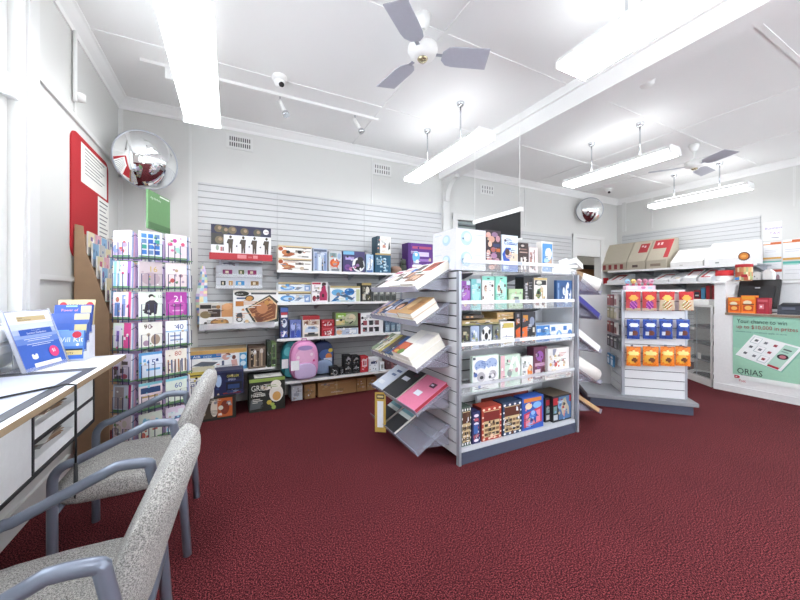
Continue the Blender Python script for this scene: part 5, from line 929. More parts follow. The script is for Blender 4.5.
kit(3, .2, '#3a5cb4', [('t', 'Power of', .18, .76, .13, '#e8a0b8', 'LEFT', 1.0), ('t', 'Attorney Kit', .18, .6, .13, '#e8a0b8', 'LEFT', 1.0), ('r', .7, .7, .98, .96, '#cfc69c'), ('r', .3, .92, .6, .97, '#9cd0f0')], 'legal_kit')
Mx = frame((-w/2, .145, .24), (1,0,0), (0, .1, .995)); MB().box(0, w, 0, .19, 0, .004, '#d9c79c').art((0, 0, .004), (1,0,0), (0,1,0), w, .19, [('t', 'LEGAL KITS', .28, .72, .16, '#7a6a48', 'LEFT', .95), ('e', .14, .78, .1, .13, '#c83a48'), ('e', .86, .78, .1, .13, '#c83a48')]).obj('header_card', o, M=Mx)
# red notice board on the left wall
y0, y1, z0, z1 = 3.38, 4.24, 1.62, 2.6
o = empty('notice_board', 'red felt notice board with rounded corners and two printed sheets, on the left wall', 'notice board', (LX, (y0+y1)/2, z0))
def rrect(w, h, r): return [(cx+r*math.cos(a*math.pi/12), cy+r*math.sin(a*math.pi/12)) for cx, cy, a0 in ((w/2-r, r, -6), (w/2-r, h-r, 0), (-w/2+r, h-r, 6), (-w/2+r, r, 12)) for a in range(a0, a0+7)]
MB().prism(rrect(y1-y0, z1-z0, .09), 'x', .001, .012, mat('#b3242c', .9, bump=.3, scale=90)).obj('felt_board', o)
def paper(a, b, za, zb, n, hd, nm):
    mb = MB(); w, h = b-a, zb-za; items = [('r', .12, .9-.09*k, .88-.1*(k % 3), .925-.09*k, '#8a8a8c' if k else '#4a4a4c') for k in range(n)]
    mb.box(.0125, .0135, -w/2, w/2, 0, h, PAPER); mb.art((.0136, -w/2, 0), (0,1,0), (0,0,1), w, h, hd+items); ob = mb.obj(nm, o); ob.location = (0, (a+b)/2-(y0+y1)/2, za-z0)
ya, yb = TY(79, LX), TY(105, LX); paper(ya, yb, 2.24, 2.56, 8, [], 'printed_sheet')
paper(TY(96, LX), TY(107, LX), 1.78, 2.22, 9, [], 'printed_sheet')
# cascade card rack with its brown board side
R1 = 3.42; pr = [(LX+.022, 0), (LX+.022, 1.87), (SX(83.5, R1), 1.86), (SX(86.5, R1), SZ(86, 252, R1)), (SX(94, R1), SZ(93, 270, R1)), (SX(104, R1), SZ(104, 298, R1)), (SX(109.5, R1), SZ(109, 312, R1)), (SX(110, R1)+.0, 0)]
o = empty('tiered_card_rack', 'card rack with a brown board side, stepping down beside the left wall', 'card rack', (LX+.1, 3.75, 0))
rp = Vector(o.location)
def radd(mb, nm): mb.v = [tuple(Vector(v)-rp) for v in mb.v]; return mb.obj(nm, o)
radd(MB().prism(pr, 'y', R1-.016, R1, MDF), 'side_board')
radd(MB().prism(pr, 'y', 4.2, 4.216, MDF), 'side_board')
tiers = 6; tx = [LX+.075+.028*k for k in range(tiers)]; tz = [1.80-.092*k for k in range(tiers)]
for k in range(tiers):
    radd(MB().box(tx[k], tx[k]+.022, R1, 4.2, tz[k]-.16, tz[k]-.155, '#b8c8bc').box(tx[k]+.022, tx[k]+.025, R1, 4.2, tz[k]-.16, tz[k]-.1, CLEARL), 'card_tier')
radd(MB().box(LX+.012, LX+.03, R1, 4.2, .1, 1.82, MDF), 'back_board')
cn = [('cream', '#e8dcb8'), ('lilac', '#c8b0d8'), ('pale blue', '#b8d0e4'), ('rose pink', '#e8b4c4'), ('mint', '#c0dcc8'), ('white', '#f0eee8'), ('sky blue', '#8fb8dc'), ('mauve', '#a880b0'), ('peach', '#f0c8a8'), ('grey', '#c8c8c8'), ('teal', '#6aa0a8'), ('yellow', '#e8d470')]
R = random.Random(9); posn = ['nearest', 'second', 'third', 'fourth', 'farthest']
for k in range(tiers):
    for j in range(5):
        nm, c1 = cn[(k*5+j*3+k) % 12]; y = R1+.02+.155*j; hh = .17+.02*R.random()
        mb = MB().box(0, .01, 0, .135, 0, hh, '#f2f0ec', {'r': c1}).art((.01, 0, 0), (0,1,0), (0,0,1), .135, hh, busy(k*9+j, [c1, '#f4f0f0', '#c85a88', '#6a8ab0', '#8a6aa0', '#f0d890'], 6))
        tag(mb.obj('greeting_card', loc=(tx[k]+.006, y, tz[k]-.153)), '%s greeting card, %s card in the %s tier of the wall rack' % (nm, posn[j], ['top', 'second', 'third', 'fourth', 'fifth', 'lowest'][k]), 'greeting card', 'cards in the tiered wall rack')
st = MB(); pts = []
for k in range(12): a = math.pi*k/6; r = .075 if k % 2 == 0 else .045; pts.append((r*math.cos(a), r*math.sin(a)))
st.prism(pts, 'y', -.002, .002, '#d8c46a'); xs, zs = SX(112, 3.62), SZ(112, 263, 3.62); st.box(xs*0-.03-.06, -.03, -.001, .001, -.004, .004, '#d8c46a')
tag(st.obj('star_sign', loc=(LX+.29, 3.62, zs)), 'yellow star shaped sign sticking out of the tiered card rack', 'sign')
# ================================================================ CARD SPINNER
a_ = math.radians(26.3); U = Vector((math.cos(a_), math.sin(a_), 0)); Nn = Vector((-U.y, U.x, 0))     # face runs along U, away from camera along Nn
cor = Vector((-.565, 2.81, 0)); ctr = cor+U*.16+Nn*.22
sp = empty('card_spinner', 'tall wire spinner rack of greeting cards with a green sign, beyond the desk', 'card spinner', (ctr.x, ctr.y, 0))
MB().tube([(0, 0, .05), (0, 0, 1.80)], .016, METALG, 12).obj('pole', sp)
mb = MB()
for k in range(4): a = math.pi/4+k*math.pi/2; mb.tube([(0, 0, .05), (.2*math.cos(a), .2*math.sin(a), .03)], .014, DARK, 8)
mb.lathe([(.001, .03), (.05, .03), (.05, .08), (.001, .08)], DARK, 16); mb.obj('base', sp)
# faces: list of (origin corner, direction)
dirA = Vector((-.83, .56, 0)).normalized()
faces = [('left', cor+dirA*.16, -dirA), ('middle', cor+U*.004, U), ('right', cor+U*.16, U)]
e1 = cor+U*.318; dR = Nn.copy()
faces += [('rear right', e1, dR), ('back', e1+dR*.17+Nn*.16, -U), ('back left', e1+dR*.17+Nn*.16-U*.18, -U)]
rows_ = ['top', 'second', 'third', 'fourth', 'fifth', 'sixth', 'seventh', 'bottom']
zr = [1.585-.207*k for k in range(8)]
spp = Vector(sp.location)
ring = MB()
for k in range(8):
    for fi, (nm, P0, D) in enumerate(faces):
        P0 = Vector((P0.x, P0.y, 0)); Nf = Vector((D.y, -D.x, 0)); z = zr[k]-.004; w = .15
        mb = MB(); c0 = P0-spp+Vector((0, 0, z)); cw = [c0, c0+D*w]
        # wire pocket: floor, two side loops, front hoop
        mb.prism([(0, 0), (0, 0)], 'z', 0, 0, WIRE) if False else None
        q4 = [c0-Nf*.03, c0+D*w-Nf*.03, c0+D*w+Nf*.03, c0+Nf*.03]
        mb.face(q4, GREENC); mb.face([p-Vector((0, 0, .004)) for p in q4[::-1]], GREENC); 
        for i in range(4): mb.face([q4[i]-Vector((0,0,.004)), q4[(i+1)%4]-Vector((0,0,.004)), q4[(i+1)%4], q4[i]], GREENC)
        up = Vector((0, 0, 1)); h = .1
        for u0, u1 in ((.02, .06), (.095, .14)):
            a = c0+D*u0+Nf*.032; b = c0+D*u1+Nf*.032; mb.tube([a-up*.02, a+up*h, b+up*h, b-up*.02], .0026, WIRE, 6, smooth=False)
        mb.tube([c0+Nf*.032, c0+Nf*.033+D*w], .002, WIRE, 6)
        for e in (0, w): mb.tube([c0+D*e-Nf*.03, c0+D*e-Nf*.03+up*.16, c0+D*e+Nf*.02+up*.14], .0022, WIRE, 6)
        mb.tube([c0-Nf*.03+D*w*.5+up*.01, Vector((0, 0, z+.02))], .003, WIRE, 6)
        mb.obj('wire_pocket', sp)
# header sign
Ms = Matrix(((U.x, 0, -Nn.x, 0), (U.y, 0, -Nn.y, 0), (0, 1, 0, 0), (0, 0, 0, 1)))
sgM = frame((-.49-spp.x, 3.11-spp.y, 1.81), (.316, .949, 0), (0, 0, 1))
MB().box(-.15, .15, 0, .28, 0, .012, GREENC).box(-.145, .145, .008, .05, .012, .016, '#557d52').art((-.15, 0, .012), (1,0,0), (0,1,0), .3, .28, [('t', 'Age Birthday', .1, .8, .085, '#e4efe2', 'LEFT', 1.1), ('r', .5, .93, .95, .97, '#e8f0e6')]).obj('header_sign', sp, M=sgM)
# cards
def fig21(): return [('r', 0, 0, 1, 1, '#b03aa0'), ('e', .5, .4, .44, .34, '#c85ab4'), ('t', '21', .36, .6, .36, '#f8eef6'), ('e', .5, .45, .3, .06, '#9a3a8c'), ('r', .3, .22, .8, .27, '#e6b8dc'), ('r', 0, 0, 1, .06, '#6aa06a')]
def num(t, bg, tc, ex): return [('r', 0, 0, 1, 1, bg), ('t', t, .45, .64, .3, tc)]+ex
table = {
 ('middle', 0): ('white card with blue and green patchwork squares', [('r', .1+.28*(k % 3), .12+.21*(k//3), .32+.28*(k % 3), .28+.21*(k//3), ['#3a7ac8', '#6a8ab4', '#2a5aa8', '#3a9a8a', '#4a8ad0'][k % 5]) for k in range(12)]),
 ('right', 0): ('white card with pink flowers and green leaves', [('e', .2, .6, .12, .07, '#d84a8c'), ('e', .42, .75, .1, .08, '#c84a9c'), ('e', .8, .62, .1, .07, '#d85a7c'), ('p', [(.4, .45), (.6, .5), (.75, .2), (.5, .28)], '#a8dccc'), ('e', .3, .35, .08, .05, '#e07aa0'), ('e', .7, .85, .05, .04, '#e8a0b8')]),
 ('left', 0): ('pale card with red and blue sketch marks', busy(61, ['#c85a5a', '#8a9ad0', '#e8d0d8', '#b8a0c8', '#f4e8e8'], 9)),
 ('middle', 1): ('beige card with golden 16', [('r', 0, 0, 1, 1, '#c8b8bc'), ('e', .5, .35, .4, .25, '#b8a0a8'), ('t', '16', .4, .62, .3, '#c8a84a')]),
 ('right', 1): ('blush card with small brown and pink shapes', [('r', 0, 0, 1, 1, '#eedcdc'), ('e', .5, .7, .08, .06, '#b89a7a'), ('e', .3, .3, .1, .09, '#c85a5a'), ('e', .7, .5, .1, .07, '#a8848c'), ('e', .8, .25, .07, .05, '#b8a0b0'), ('e', .5, .22, .06, .05, '#6a8a6a')]),
 ('left', 1): ('white card with blue stripes and a purple side', [('r', .05, 0, .2, 1, '#8ac0d8'), ('r', .3, 0, .4, 1, '#a8d0e4'), ('r', .8, 0, 1, 1, '#9a6ab8'), ('e', .55, .55, .08, .05, '#c83a6a')]),
 ('middle', 2): ('white card with a dark haired figure in a dark jacket', [('e', .52, .84, .12, .08, '#2a2624'), ('e', .55, .74, .1, .1, '#e8e0d8'), ('p', [(.2, .2), (.28, .6), (.45, .68), (.65, .68), (.8, .55), (.74, .15), (.5, .1)], '#35303a'), ('t', '15', .8, .78, .14, '#5a5a60')]),
 ('right', 2): ('magenta card with a large white 21', fig21()),
 ('left', 2): ('card with a pink edge and a standing figure in blue', [('r', .85, 0, 1, 1, '#d84a84'), ('r', .1, .1, .4, .6, '#6a8ac8'), ('e', .25, .72, .1, .1, '#b86a5a'), ('r', .5, .1, .7, .9, '#8a9ad0')]),
 ('middle', 3): ('card with brown polka circles and a 90', [('r', 0, 0, 1, 1, '#e8e4dc'), ('t', '90', .2, .74, .26, '#6a3a4a'), ('e', .7, .32, .2, .2, '#a8907c'), ('e', .3, .2, .13, .11, '#a88aa0'), ('e', .4, .52, .08, .07, '#b8a890'), ('r', 0, 0, 1, .05, '#7aa07a')]),
 ('right', 3): ('white card with blue 40', num('40', '#f2f4f8', '#2f4a94', [('r', 0, .56, 1, .6, '#7ab0e0'), ('r', .2, .36, .7, .42, '#8aa0c8'), ('r', .2, .2, .8, .25, '#8aa0c8')])),
 ('left', 3): ('white and pink card pack with a purple drawing', [('r', .6, 0, 1, 1, '#d84a8c'), ('r', .1, .1, .5, .9, '#ece4f0'), ('r', .2, .3, .35, .7, '#8a6ac0')]),
 ('middle', 4): ('pale blue card with dark blue 15', [('r', 0, .9, 1, 1, '#5a9ad4'), ('r', 0, 0, .12, 1, '#5a9ad4'), ('t', '15', .3, .5, .32, '#2f4a8c'), ('r', .3, .3, .9, .38, '#6ab0e0')]),
 ('right', 4): ('card of tan candle stripes with a red 80', [('r', 0, 0, 1, 1, '#ece4d8'), ('t', '80', .4, .74, .26, '#b8543c')]+[('r', .08+.16*k, .08, .15+.16*k, .6, ['#b87a5a', '#3a4a7a', '#8a6a5a'][k % 3]) for k in range(6)]),
 ('left', 4): ('dark pink edged card pack with grey drawing', busy(64, ['#b85a6a', '#6a5a5c', '#d8c8c4', '#8a3a4a'], 8)),
 ('middle', 5): ('cream card with a dark blue banner', [('r', 0, .9, 1, 1, '#8ad0e0'), ('r', .08, .6, .92, .82, '#2f4a7c'), ('r', .1, .44, .8, .5, '#c8a86a'), ('r', .1, .05, .9, .16, '#6a6a74')]),
 ('right', 5): ('turquoise edged card with a blue 60', [('r', 0, .9, 1, 1, '#8ad4e4'), ('t', '60', .4, .6, .28, '#3a5aa0'), ('r', 0, 0, 1, .08, '#8ab07a')]),
 ('left', 5): ('grey pink card with a magenta edge', [('r', .85, 0, 1, 1, '#c82a7a'), ('r', .1, .1, .6, .9, '#b8a8ac')]),
 ('middle', 6): ('pale card with a small blue and red drawing', busy(66, ['#8ac8e0', '#e8e4dc', '#c86a5a', '#6a8aa8'], 8)),
 ('right', 6): ('light blue card with brown and blue figures', busy(67, ['#9ad0e4', '#8a6a5a', '#4a6a9a', '#e8f0f4'], 8)),
 ('left', 6): ('tan card with soft grey shapes', busy(68, ['#c8a890', '#a89a94', '#e0d4c8'], 6)),
 ('middle', 7): ('cream card with pastel spots', busy(69, ['#e8c8d0', '#c8d8e8', '#e8e0c8'], 6)), ('right', 7): ('pale green card with white flowers', busy(70, ['#b8d4b0', '#f4f4f0'], 6)), ('left', 7): ('lilac card with silver stripes', busy(71, ['#c8b8d8', '#d8d8dc'], 6)),
}
extra = [('pink', '#e0a8bc'), ('sky blue', '#a8c8e0'), ('cream', '#ece4cc'), ('mint', '#b8dcc8'), ('lilac', '#c8b4d8'), ('green', '#5a8a5a')]
for k in range(8):
    for fi, (nm, P0, D) in enumerate(faces):
        Nf = Vector((D.y, -D.x, 0)); z = zr[k]+.0
        Mx = Matrix(((D.x, 0, Nf.x, P0.x), (D.y, 0, Nf.y, P0.y), (0, 1, 0, z), (0, 0, 0, 1)))
        mb = MB(); w, h = .135, .178
        if (nm, k) in table: lab, items = table[(nm, k)]
        else:
            cn_, cc = extra[(k+fi*2) % 6]; lab = '%s card' % cn_; items = [('r', 0, 0, 1, 1, cc)]+busy(k*7+fi, ['#f4f0ec', cc, '#8a7a9a'], 4)
        pb = ['#e6d8ea', '#dce4f2', '#f0dfe6', '#e4ecdf'][(k+fi) % 4]
        if not (items and items[0][:5] == ('r', 0, 0, 1, 1)): items = [('r', 0, 0, 1, 1, pb)]+items
        items = items+[('r', 0, 0, 1, .06, '#6a9a68')]
        for j, tcol in enumerate(['#c8b0d8', '#e8b8cc', '#a8b8dc', '#f0ecf0']): mb.box(.008+.0025*(3-j), .008+w-.0025*(3-j)*0, 0, h-.006*(3-j), -.02+.011*j, -.02+.011*j+.009, tcol)
        mb.art((.008, 0, .022), (1,0,0), (0,1,0), w, h, [i for i in items if i[0] != 't']+fine(nm+str(k)*3, items, w*.8, h)[-5:]+[i for i in items if i[0] == 't'])
        mb.T = None
        ob = mb.obj('greeting_card', M=Mx@Matrix.Rotation(-.04, 4, 'X'))
        tag(ob, '%s, %s row, %s spinner column' % (lab, rows_[k], nm), 'greeting card', 'cards on the wire spinner')
# ================================================================ CHAIRS
def loft(rings, c, smooth=True):
    mb = MB(); ids = [[mb.V(p) for p in r] for r in rings]; n = len(rings[0])
    for i in range(len(ids)-1):
        for k in range(n): mb.f.append([ids[i][k], ids[i][(k+1)%n], ids[i+1][(k+1)%n], ids[i+1][k]]); mb.mi.append(mb.m(c)); mb.sm.append(smooth)
    mb.f.append(ids[0][::-1]); mb.mi.append(mb.m(c)); mb.sm.append(smooth); mb.f.append(ids[-1]); mb.mi.append(mb.m(c)); mb.sm.append(smooth)
    return mb
def sup(a, b, e, n=32): return [(math.copysign(abs(math.cos(t))**(2/e), math.cos(t))*a, math.copysign(abs(math.sin(t))**(2/e), math.sin(t))*b) for t in [2*math.pi*k/n for k in range(n)]]
def chair(label, x, y, rz):
    o = empty('armchair', label, 'chair', (x, y, 0), rz, group='grey tubular armchairs at the desk')
    rg = []
    for f, z in ((.86, .355), (.96, .365), (1, .39), (1, .43), (.985, .448), (.95, .458), (.8, .464), (.45, .466)):
        rg.append([(px_*f+.02, py_*f, z-(.012*(px_/.26)**2 if z > .44 else 0)) for px_, py_ in sup(.265, .245, 5)])
    loft(rg, FABRIC).obj('seat', o)
    rg = []
    N_ = 16
    for i in range(N_+1):
        v = i/N_; z = .38+.49*v; cx = -.165-.16*v-.03*v*v
        wy = .232*(1-.06*(1-v))*(1 if v < .6 else (1-((v-.6)/.4)**3*.42)); th = .072*(1-.5*v)
        if i in (0, N_): wy *= .93; th *= .35
        elif i in (1, N_-1): wy *= .985; th *= .8
        rg.append([(cx+a-.035*(1-(b/wy)**2)+.02, b, z) for a, b in sup(th, wy, 3.2)])
    loft(rg, FABRIC).obj('backrest', o)
    for s in (-1, 1):
        yy = s*.272
        pts = [(.25, yy, 0), (.25, yy, .3), (.25, yy, .5)]
        for k in range(1, 7): a = math.pi/2*k/6; pts.append((.25-.07*(1-math.cos(a)), yy, .5+.075*math.sin(a)))
        pts += [(.0, yy, .655), (-.1, yy, .70)]
        for k in range(1, 9): a = math.pi*.55*k/8; pts.append((-.1-.1*math.sin(a), yy, .735-.0-.035*math.cos(a)-.05*(1-math.cos(a))))
        x_, z_ = pts[-1][0], pts[-1][2]
        pts += [(-.225, yy, .55), (-.235, yy, .4), (-.26, yy, 0)]
        MB().tube(pts, .0195, GREYF, 14).obj('side_frame', o)
    MB().tube([(.25, -.28, .35), (.25, .28, .35)], .014, GREYF, 10).obj('cross_bar', o); MB().tube([(-.243, -.28, .34), (-.243, .28, .34)], .014, GREYF, 10).obj('cross_bar', o)
    return o
chair('grey woven armchair with blue grey tube arms, farther of the two at the desk', -.455, 2.3, math.pi)
chair('grey woven armchair nearest the camera, cut off by the lower left edge', -.475, 1.32, math.pi)
# ================================================================ COUNTER
CX, CY1 = 6.05, 2.2
o = empty('service_counter', 'white service counter with a wood edged ledge at the right', 'counter', (6.35, 1.2, 0))
op = Vector(o.location)
def cadd(mb, nm, parent=None): mb.v = [tuple(Vector(v)-op) for v in mb.v]; return mb.obj(nm, parent or o)
CB = .2
cadd(MB().box(CX, CX+.6, -.8, CY1-.22, .1, 1.04, '#eeeeee'), 'front_panel'); cadd(MB().box(CX+.0, CX+.6, -.8, CY1-.22, 0, .1, '#e2e2e2').box(CX-.012, CX, -.8, CY1, 0, .09, '#e6e6e6'), 'skirting')
cadd(MB().box(CX-.03, CX+.62, -.8, CY1-.13, 1.04, 1.07, '#e6e4e0', {'l': '#8c7a68', 'b': '#8c7a68'}), 'counter_top')
cadd(MB().box(CX, CX+.6, CY1-.22, CY1, .0, 1.04, '#eeeeee'), 'end_pillar')
cadd(MB().box(CX+.02, CX+.6, CY1-.12, CY1, 1.04, 1.47, '#eeeeef'), 'upper_pillar')
cadd(MB().box(CX-.02, CX+.62, CY1-.14, CY1+.02, 1.47, 1.5, '#f2f2f2').box(CX+.48, CX+.62, -.8, CY1-.16, 1.47, 1.5, '#f2f2f2'), 'upper_ledge')
cadd(MB().box(CX+.52, CX+.6, -.8, CY1-.12, 1.07, 1.47, '#e6e6e8'), 'screen_board')
# poster
PX = CX-.004; ya, yb = TY(733, PX), .35; zt_, zb_ = 1.035, TZ(733, 378, PX)
mb = MB(); w, h = ya-yb, zt_-zb_
mb.box(0, .003, -w, 0, 0, h, '#98cbb4')
def pq(px, py): return ((ya-TY(px, PX))/w, (TZ(px, py, PX)-zb_)/h)
tb = [pq(754, 334.5), pq(735.5, 354.5), pq(781, 371.5), pq(803.5, 348)]
def bil(u, v): a, b, c_, d = [Vector(t) for t in (tb[1], tb[2], tb[3], tb[0])]; return tuple(a*(1-u)*(1-v)+b*u*(1-v)+c_*u*v+d*(1-u)*v)
def cell(u0, v0, u1, v1, col): return ('p', [bil(u0, v0), bil(u1, v0), bil(u1, v1), bil(u0, v1)], col)
its = [('p', [(0, .07), (1, .07), (1, .3), (0, .5)], '#a2d2b8'), ('r', 0, 0, 1, .07, '#eef2f0'), ('e', .03, .035, .012, .02, '#c8283c')]
its += [('p', [(p[0]+.006, p[1]-.012) for p in (tb[0], tb[1], tb[2], tb[3])], '#7fb49e'), cell(0, 0, 1, 1, '#f4f7f7'), cell(.68, .06, .94, .94, '#b4d8c8')]
for k in range(9):
    u, v = .06+.2*(k % 3), .1+.3*(k//3)
    if k in (2, 4, 6): its += [cell(u-.015, v-.03, u+.175, v+.23, '#b9c2c6'), cell(u, v-.01, u+.165, v+.22, '#fcfdfd')]
    its.append(cell(u+.05, v+.06, u+.12, v+.15, ['#5a5e62', '#70747a', '#9a3a44'][k % 3]))
its += [('e', *bil(.82, .5), .03, .04, '#3a2a30'), ('e', *bil(.82, .5), .018, .024, '#c87a84'), cell(.7, .02, .93, .1, '#b02a38'), cell(.72, .75, .88, .8, '#5a6a64'), cell(.72, .66, .86, .7, '#8aa89c')]
O_ = (-.0008, 0, 0)
mb.art(O_, (0,-1,0), (0,0,1), w, h, its)
def ptext(t, a, b, py, col, hgt):
    ua, va = pq(a, py); ub, _ = pq(b, py); c_ = bpy.data.curves.new('t', 'FONT'); c_.body = t; c_.size = 1; c_.offset = .03; ob = bpy.data.objects.new('t', c_); me = bpy.data.meshes.new_from_object(ob); wd = max(v.co.x for v in me.vertices); bpy.data.objects.remove(ob); bpy.data.curves.remove(c_); bpy.data.meshes.remove(me)
    mb.text(t, (-.0035, -ua*w, va*h), (0,-1,0), (0,0,1), hgt, col, 'LEFT', (ub-ua)*w/(wd*hgt))
ptext('Your chance to win', 737, 787.5, 322.5, '#1f3a34', .075); ptext('up to $10,000 in prizes', 736.5, 798.5, 327.8, '#a02838', .07)
ptext('available now - conditions apply, in store', 736, 787, 331.5, '#3a5a50', .025)
ptext('ORIAS', 737, 763, 372.8, '#2a3836', .105); ptext('$1000', 741, 752, 375, '#3a5048', .02); ptext('Post', 739, 746, 381.3, '#c8283c', .05)
mb.art((-.004, 0, 0), (0,-1,0), (0,0,1), w, h, [('r', .01, .014, .034, .058, '#c8283c'), ('r', .016, .028, .028, .044, '#f4e4e6')])
tag(mb.obj('counter_poster', loc=(PX-.0035, ya, zb_)), 'large green prize poster with a tilted white tablet picture on the counter front', 'poster')
# till screen, card reader, sweet boxes on the counter
def cbox(name, lab, cat, a, b, top, X, d, col, items, z=1.071, group=None):
    y0, y1 = TY(b, X), TY(a, X); h = TZ((a+b)/2, top, X)-z; w = y1-y0
    mb = MB().box(0, d, -w/2, w/2, 0, h, col).art((0, w/2, 0), (0,-1,0), (0,0,1), w, h, items); return tag(mb.obj(name, loc=(X, (y0+y1)/2, z)), lab, cat, group)
obx = [('r', .06, .78, .94, .95, '#e8a030'), ('e', .45, .6, .3, .12, '#f0e0c0'), ('r', .15, .12, .85, .45, '#c84a1c'), ('e', .5, .3, .25, .12, '#f0b860'), ('r', .1, .48, .9, .53, '#3a2a20')]
cbox('biscuit_box', 'orange snack box with a red lower panel, left of the two on the counter', 'box', 728, 740.5, 297.5, 6.06, .1, '#e8741f', obx, group='orange snack boxes on the counter')
cbox('biscuit_box', 'taller orange snack box, right of the two on the counter', 'box', 741, 755.5, 295.5, 6.06, .1, '#ee7c22', obx, group='orange snack boxes on the counter')
cbox('red_box', 'dark red box beside the orange snack boxes on the counter', 'box', 756.5, 769, 298, 6.07, .1, '#a82638', [('r', .2, .3, .6, .6, '#d87a84'), ('r', .3, .4, .45, .5, '#f4e8ea'), ('r', .66, 0, .7, 1, '#7a1a2a'), ('r', .1, .75, .9, .9, '#c85a64')])
o2 = empty('till_monitor', 'black till monitor seen from behind on the counter', 'monitor', (6.35, 1.84, 1.071))
y0, y1 = TY(779, 6.35)-1.84, TY(737.5, 6.35)-1.84
m_ = MB(); m_.T = frame((-.06, y1, .07), (0,-1,0), (.35, 0, .94)); m_.box(0, y1-y0, 0, .40, -.04, 0, BLACK).box(.04, y1-y0-.04, .03, .3, 0, .014, '#222327').box((y1-y0)/2-.03, (y1-y0)/2+.02, .27, .285, .014, .016, '#b8bcc0'); m_.T = None
m_.obj('screen_housing', o2)
MB().box(-.02, .16, -.13, .07, 0, .012, BLACK).prism([(-.02, .01), (.06, .01), (.08, .15), (.03, .15)], 'y', -.06, .0, BLACK).obj('stand', o2)
o2 = empty('card_terminal', 'dark grey receipt printer at the right edge of the counter', 'printer', (6.2, TY(792, 6.2), 1.071))
MB().prism([(-.1, 0), (.1, 0), (.1, .1), (.04, .13), (-.06, .11), (-.1, .05)], 'y', -.12, .1, '#3a3f4a').obj('housing', o2)
MB().prism([(-.07, .108), (.03, .132), (.02, .145), (-.05, .13)], 'y', -.1, .08, '#24272e').obj('lid', o2)
MB().box(-.105, -.1, -.05, .06, .06, .09, '#5a6070').obj('paper_slot', o2)
# tub with round sign on the ledge
X = 6.2; z = 1.501; r = (TY(735.5, X)-TY(752.5, X))/2; yy = TY(744, X); h = TZ(744, 263.5, X)-z
o2 = empty('candy_tub', 'clear candy tub with a red lid and a round orange sign, on the counter ledge', 'tub', (X, yy, z))
R = random.Random(2); pal = ['#d8b078', '#c88a5a', '#e8d8b0', '#a8b078', '#c86a4a']
MB().lathe([(.001, 0), (r*.9, 0), (r, .01), (r, h*.25), (r, h*.5), (r, h*.75), (r*.97, h*.78)], '#d0b080', 24, cf=lambda i, k: R.choice(pal)).obj('tub_body', o2)
MB().lathe([(r*1.0, h*.78), (r*1.04, h*.8), (r*1.04, h*.93), (r, h*.95), (.001, h*.96)], '#b8202c', 24).obj('lid', o2)
MB().box(-r-.004, -r-.001, -.06, .0, h*.2, h*.36, '#b02030').box(-r-.004, -r-.001, .02, .06, h*.05, h*.2, '#4a8ad0').obj('stickers', o2)
pts = []
for k in range(32): a = math.pi*k/16; rr = r*.66*(1 if k % 2 else 1.1); pts.append((rr*math.cos(a), rr*math.sin(a)+h*1.42))
MB().prism(pts, 'x', -.004, .004, '#5a2420').prism([(r*.54*math.cos(a*math.pi/12), r*.54*math.sin(a*math.pi/12)+h*1.42) for a in range(24)], 'x', -.008, -.0042, '#e08a34').prism([(r*.3*math.cos(a*math.pi/12), r*.22*math.sin(a*math.pi/12)+h*1.42) for a in range(24)], 'x', -.01, -.0082, '#f0b058').box(-.003, .003, -.006, .006, h*.96, h*1.1, '#e8e8e8').obj('round_sign', o2)
o2 = MB().lathe([(.001, 0), (.085, 0), (.09, .01), (.09, .075), (.001, .075)], '#f2f2f2', 24).lathe([(.094, .0755), (.095, .08), (.094, .15), (.001, .155)], '#cf2a30', 24); tag(o2.obj('round_tin', loc=(6.18, 2.13, 1.501)), 'white round tin with a red lid above the end of the counter', 'tin')
for a, b, t in ((692+32, 733, 272),): pass
for k, (a, b, top, lab) in enumerate(((753.5, 762, 272, 'white tub with dark specks right of the candy tub'), (764, 774, 269.5, 'white rounded box near the right end of the ledge'))):
    X = 6.54; y0, y1 = TY(b, X), TY(a, X); h = TZ((a+b)/2, top, X)-1.501; w = y1-y0
    mb = MB().prism([(-w/2, 0), (w/2, 0), (w/2, h*.8), (w/2-.03, h), (-w/2+.03, h), (-w/2, h*.8)], 'x', -.05, .05, '#eeeeee').art((-.05, w/2, 0), (0,-1,0), (0,0,1), w, h, [('e', .3, .5, .07, .08, '#5a5a5e'), ('e', .6, .3, .05, .06, '#8a8a8e')] if k == 0 else []); tag(mb.obj('white_tub', loc=(X, (y0+y1)/2, 1.501)), lab, 'tub')
# ---------------------------------------------------------------- glass display cabinet behind the candy stand
P0 = Vector((6.08, 2.235, 0)); P1 = Vector((6.42, 2.70, 0)); D = (P1-P0); w = D.length; an = math.atan2(D.y, D.x)
foot = lambda e: [(0+e*.6, 0+e), (.34+e*.4, .465-e), (.68-e, .465-e), (.68-e, 0+e)]
Mx = Matrix.Translation(P0); Mf = Mx@Matrix.Rotation(an, 4, 'Z')
o3 = empty('glass_cabinet', 'glass fronted display cabinet with shelves between the candy stand and the counter', 'display cabinet', M=Mx)
MB().prism(foot(0), 'z', 0, .1, '#eeeeea').obj('base', o3); MB().prism(foot(0), 'z', 1.13, 1.16, '#e9e9e6').obj('top', o3)
MB().box(.66, .68, 0, .465, .1, 1.13, '#b8b8b2').obj('back_board', o3)
for k, z in enumerate((.34, .58, .82)): MB().prism(foot(.025), 'z', z, z+.008, '#6a6e72').obj('shelf', o3)
R_ = Matrix.Rotation(an, 4, 'Z')
for x in (0, w-.02): MB().box(x, x+.02, -.02, 0, .1, 1.13, '#f0f0ee').obj('post', o3, M=R_)
MB().box(.021, w-.021, -.006, -.002, .1, 1.13, GLASS).obj('glass_front', o3, M=R_); MB().box(w*.5-.004, w*.5+.004, .0, .004, .1, 1.13, METALG).obj('centre_strip', o3, M=R_)
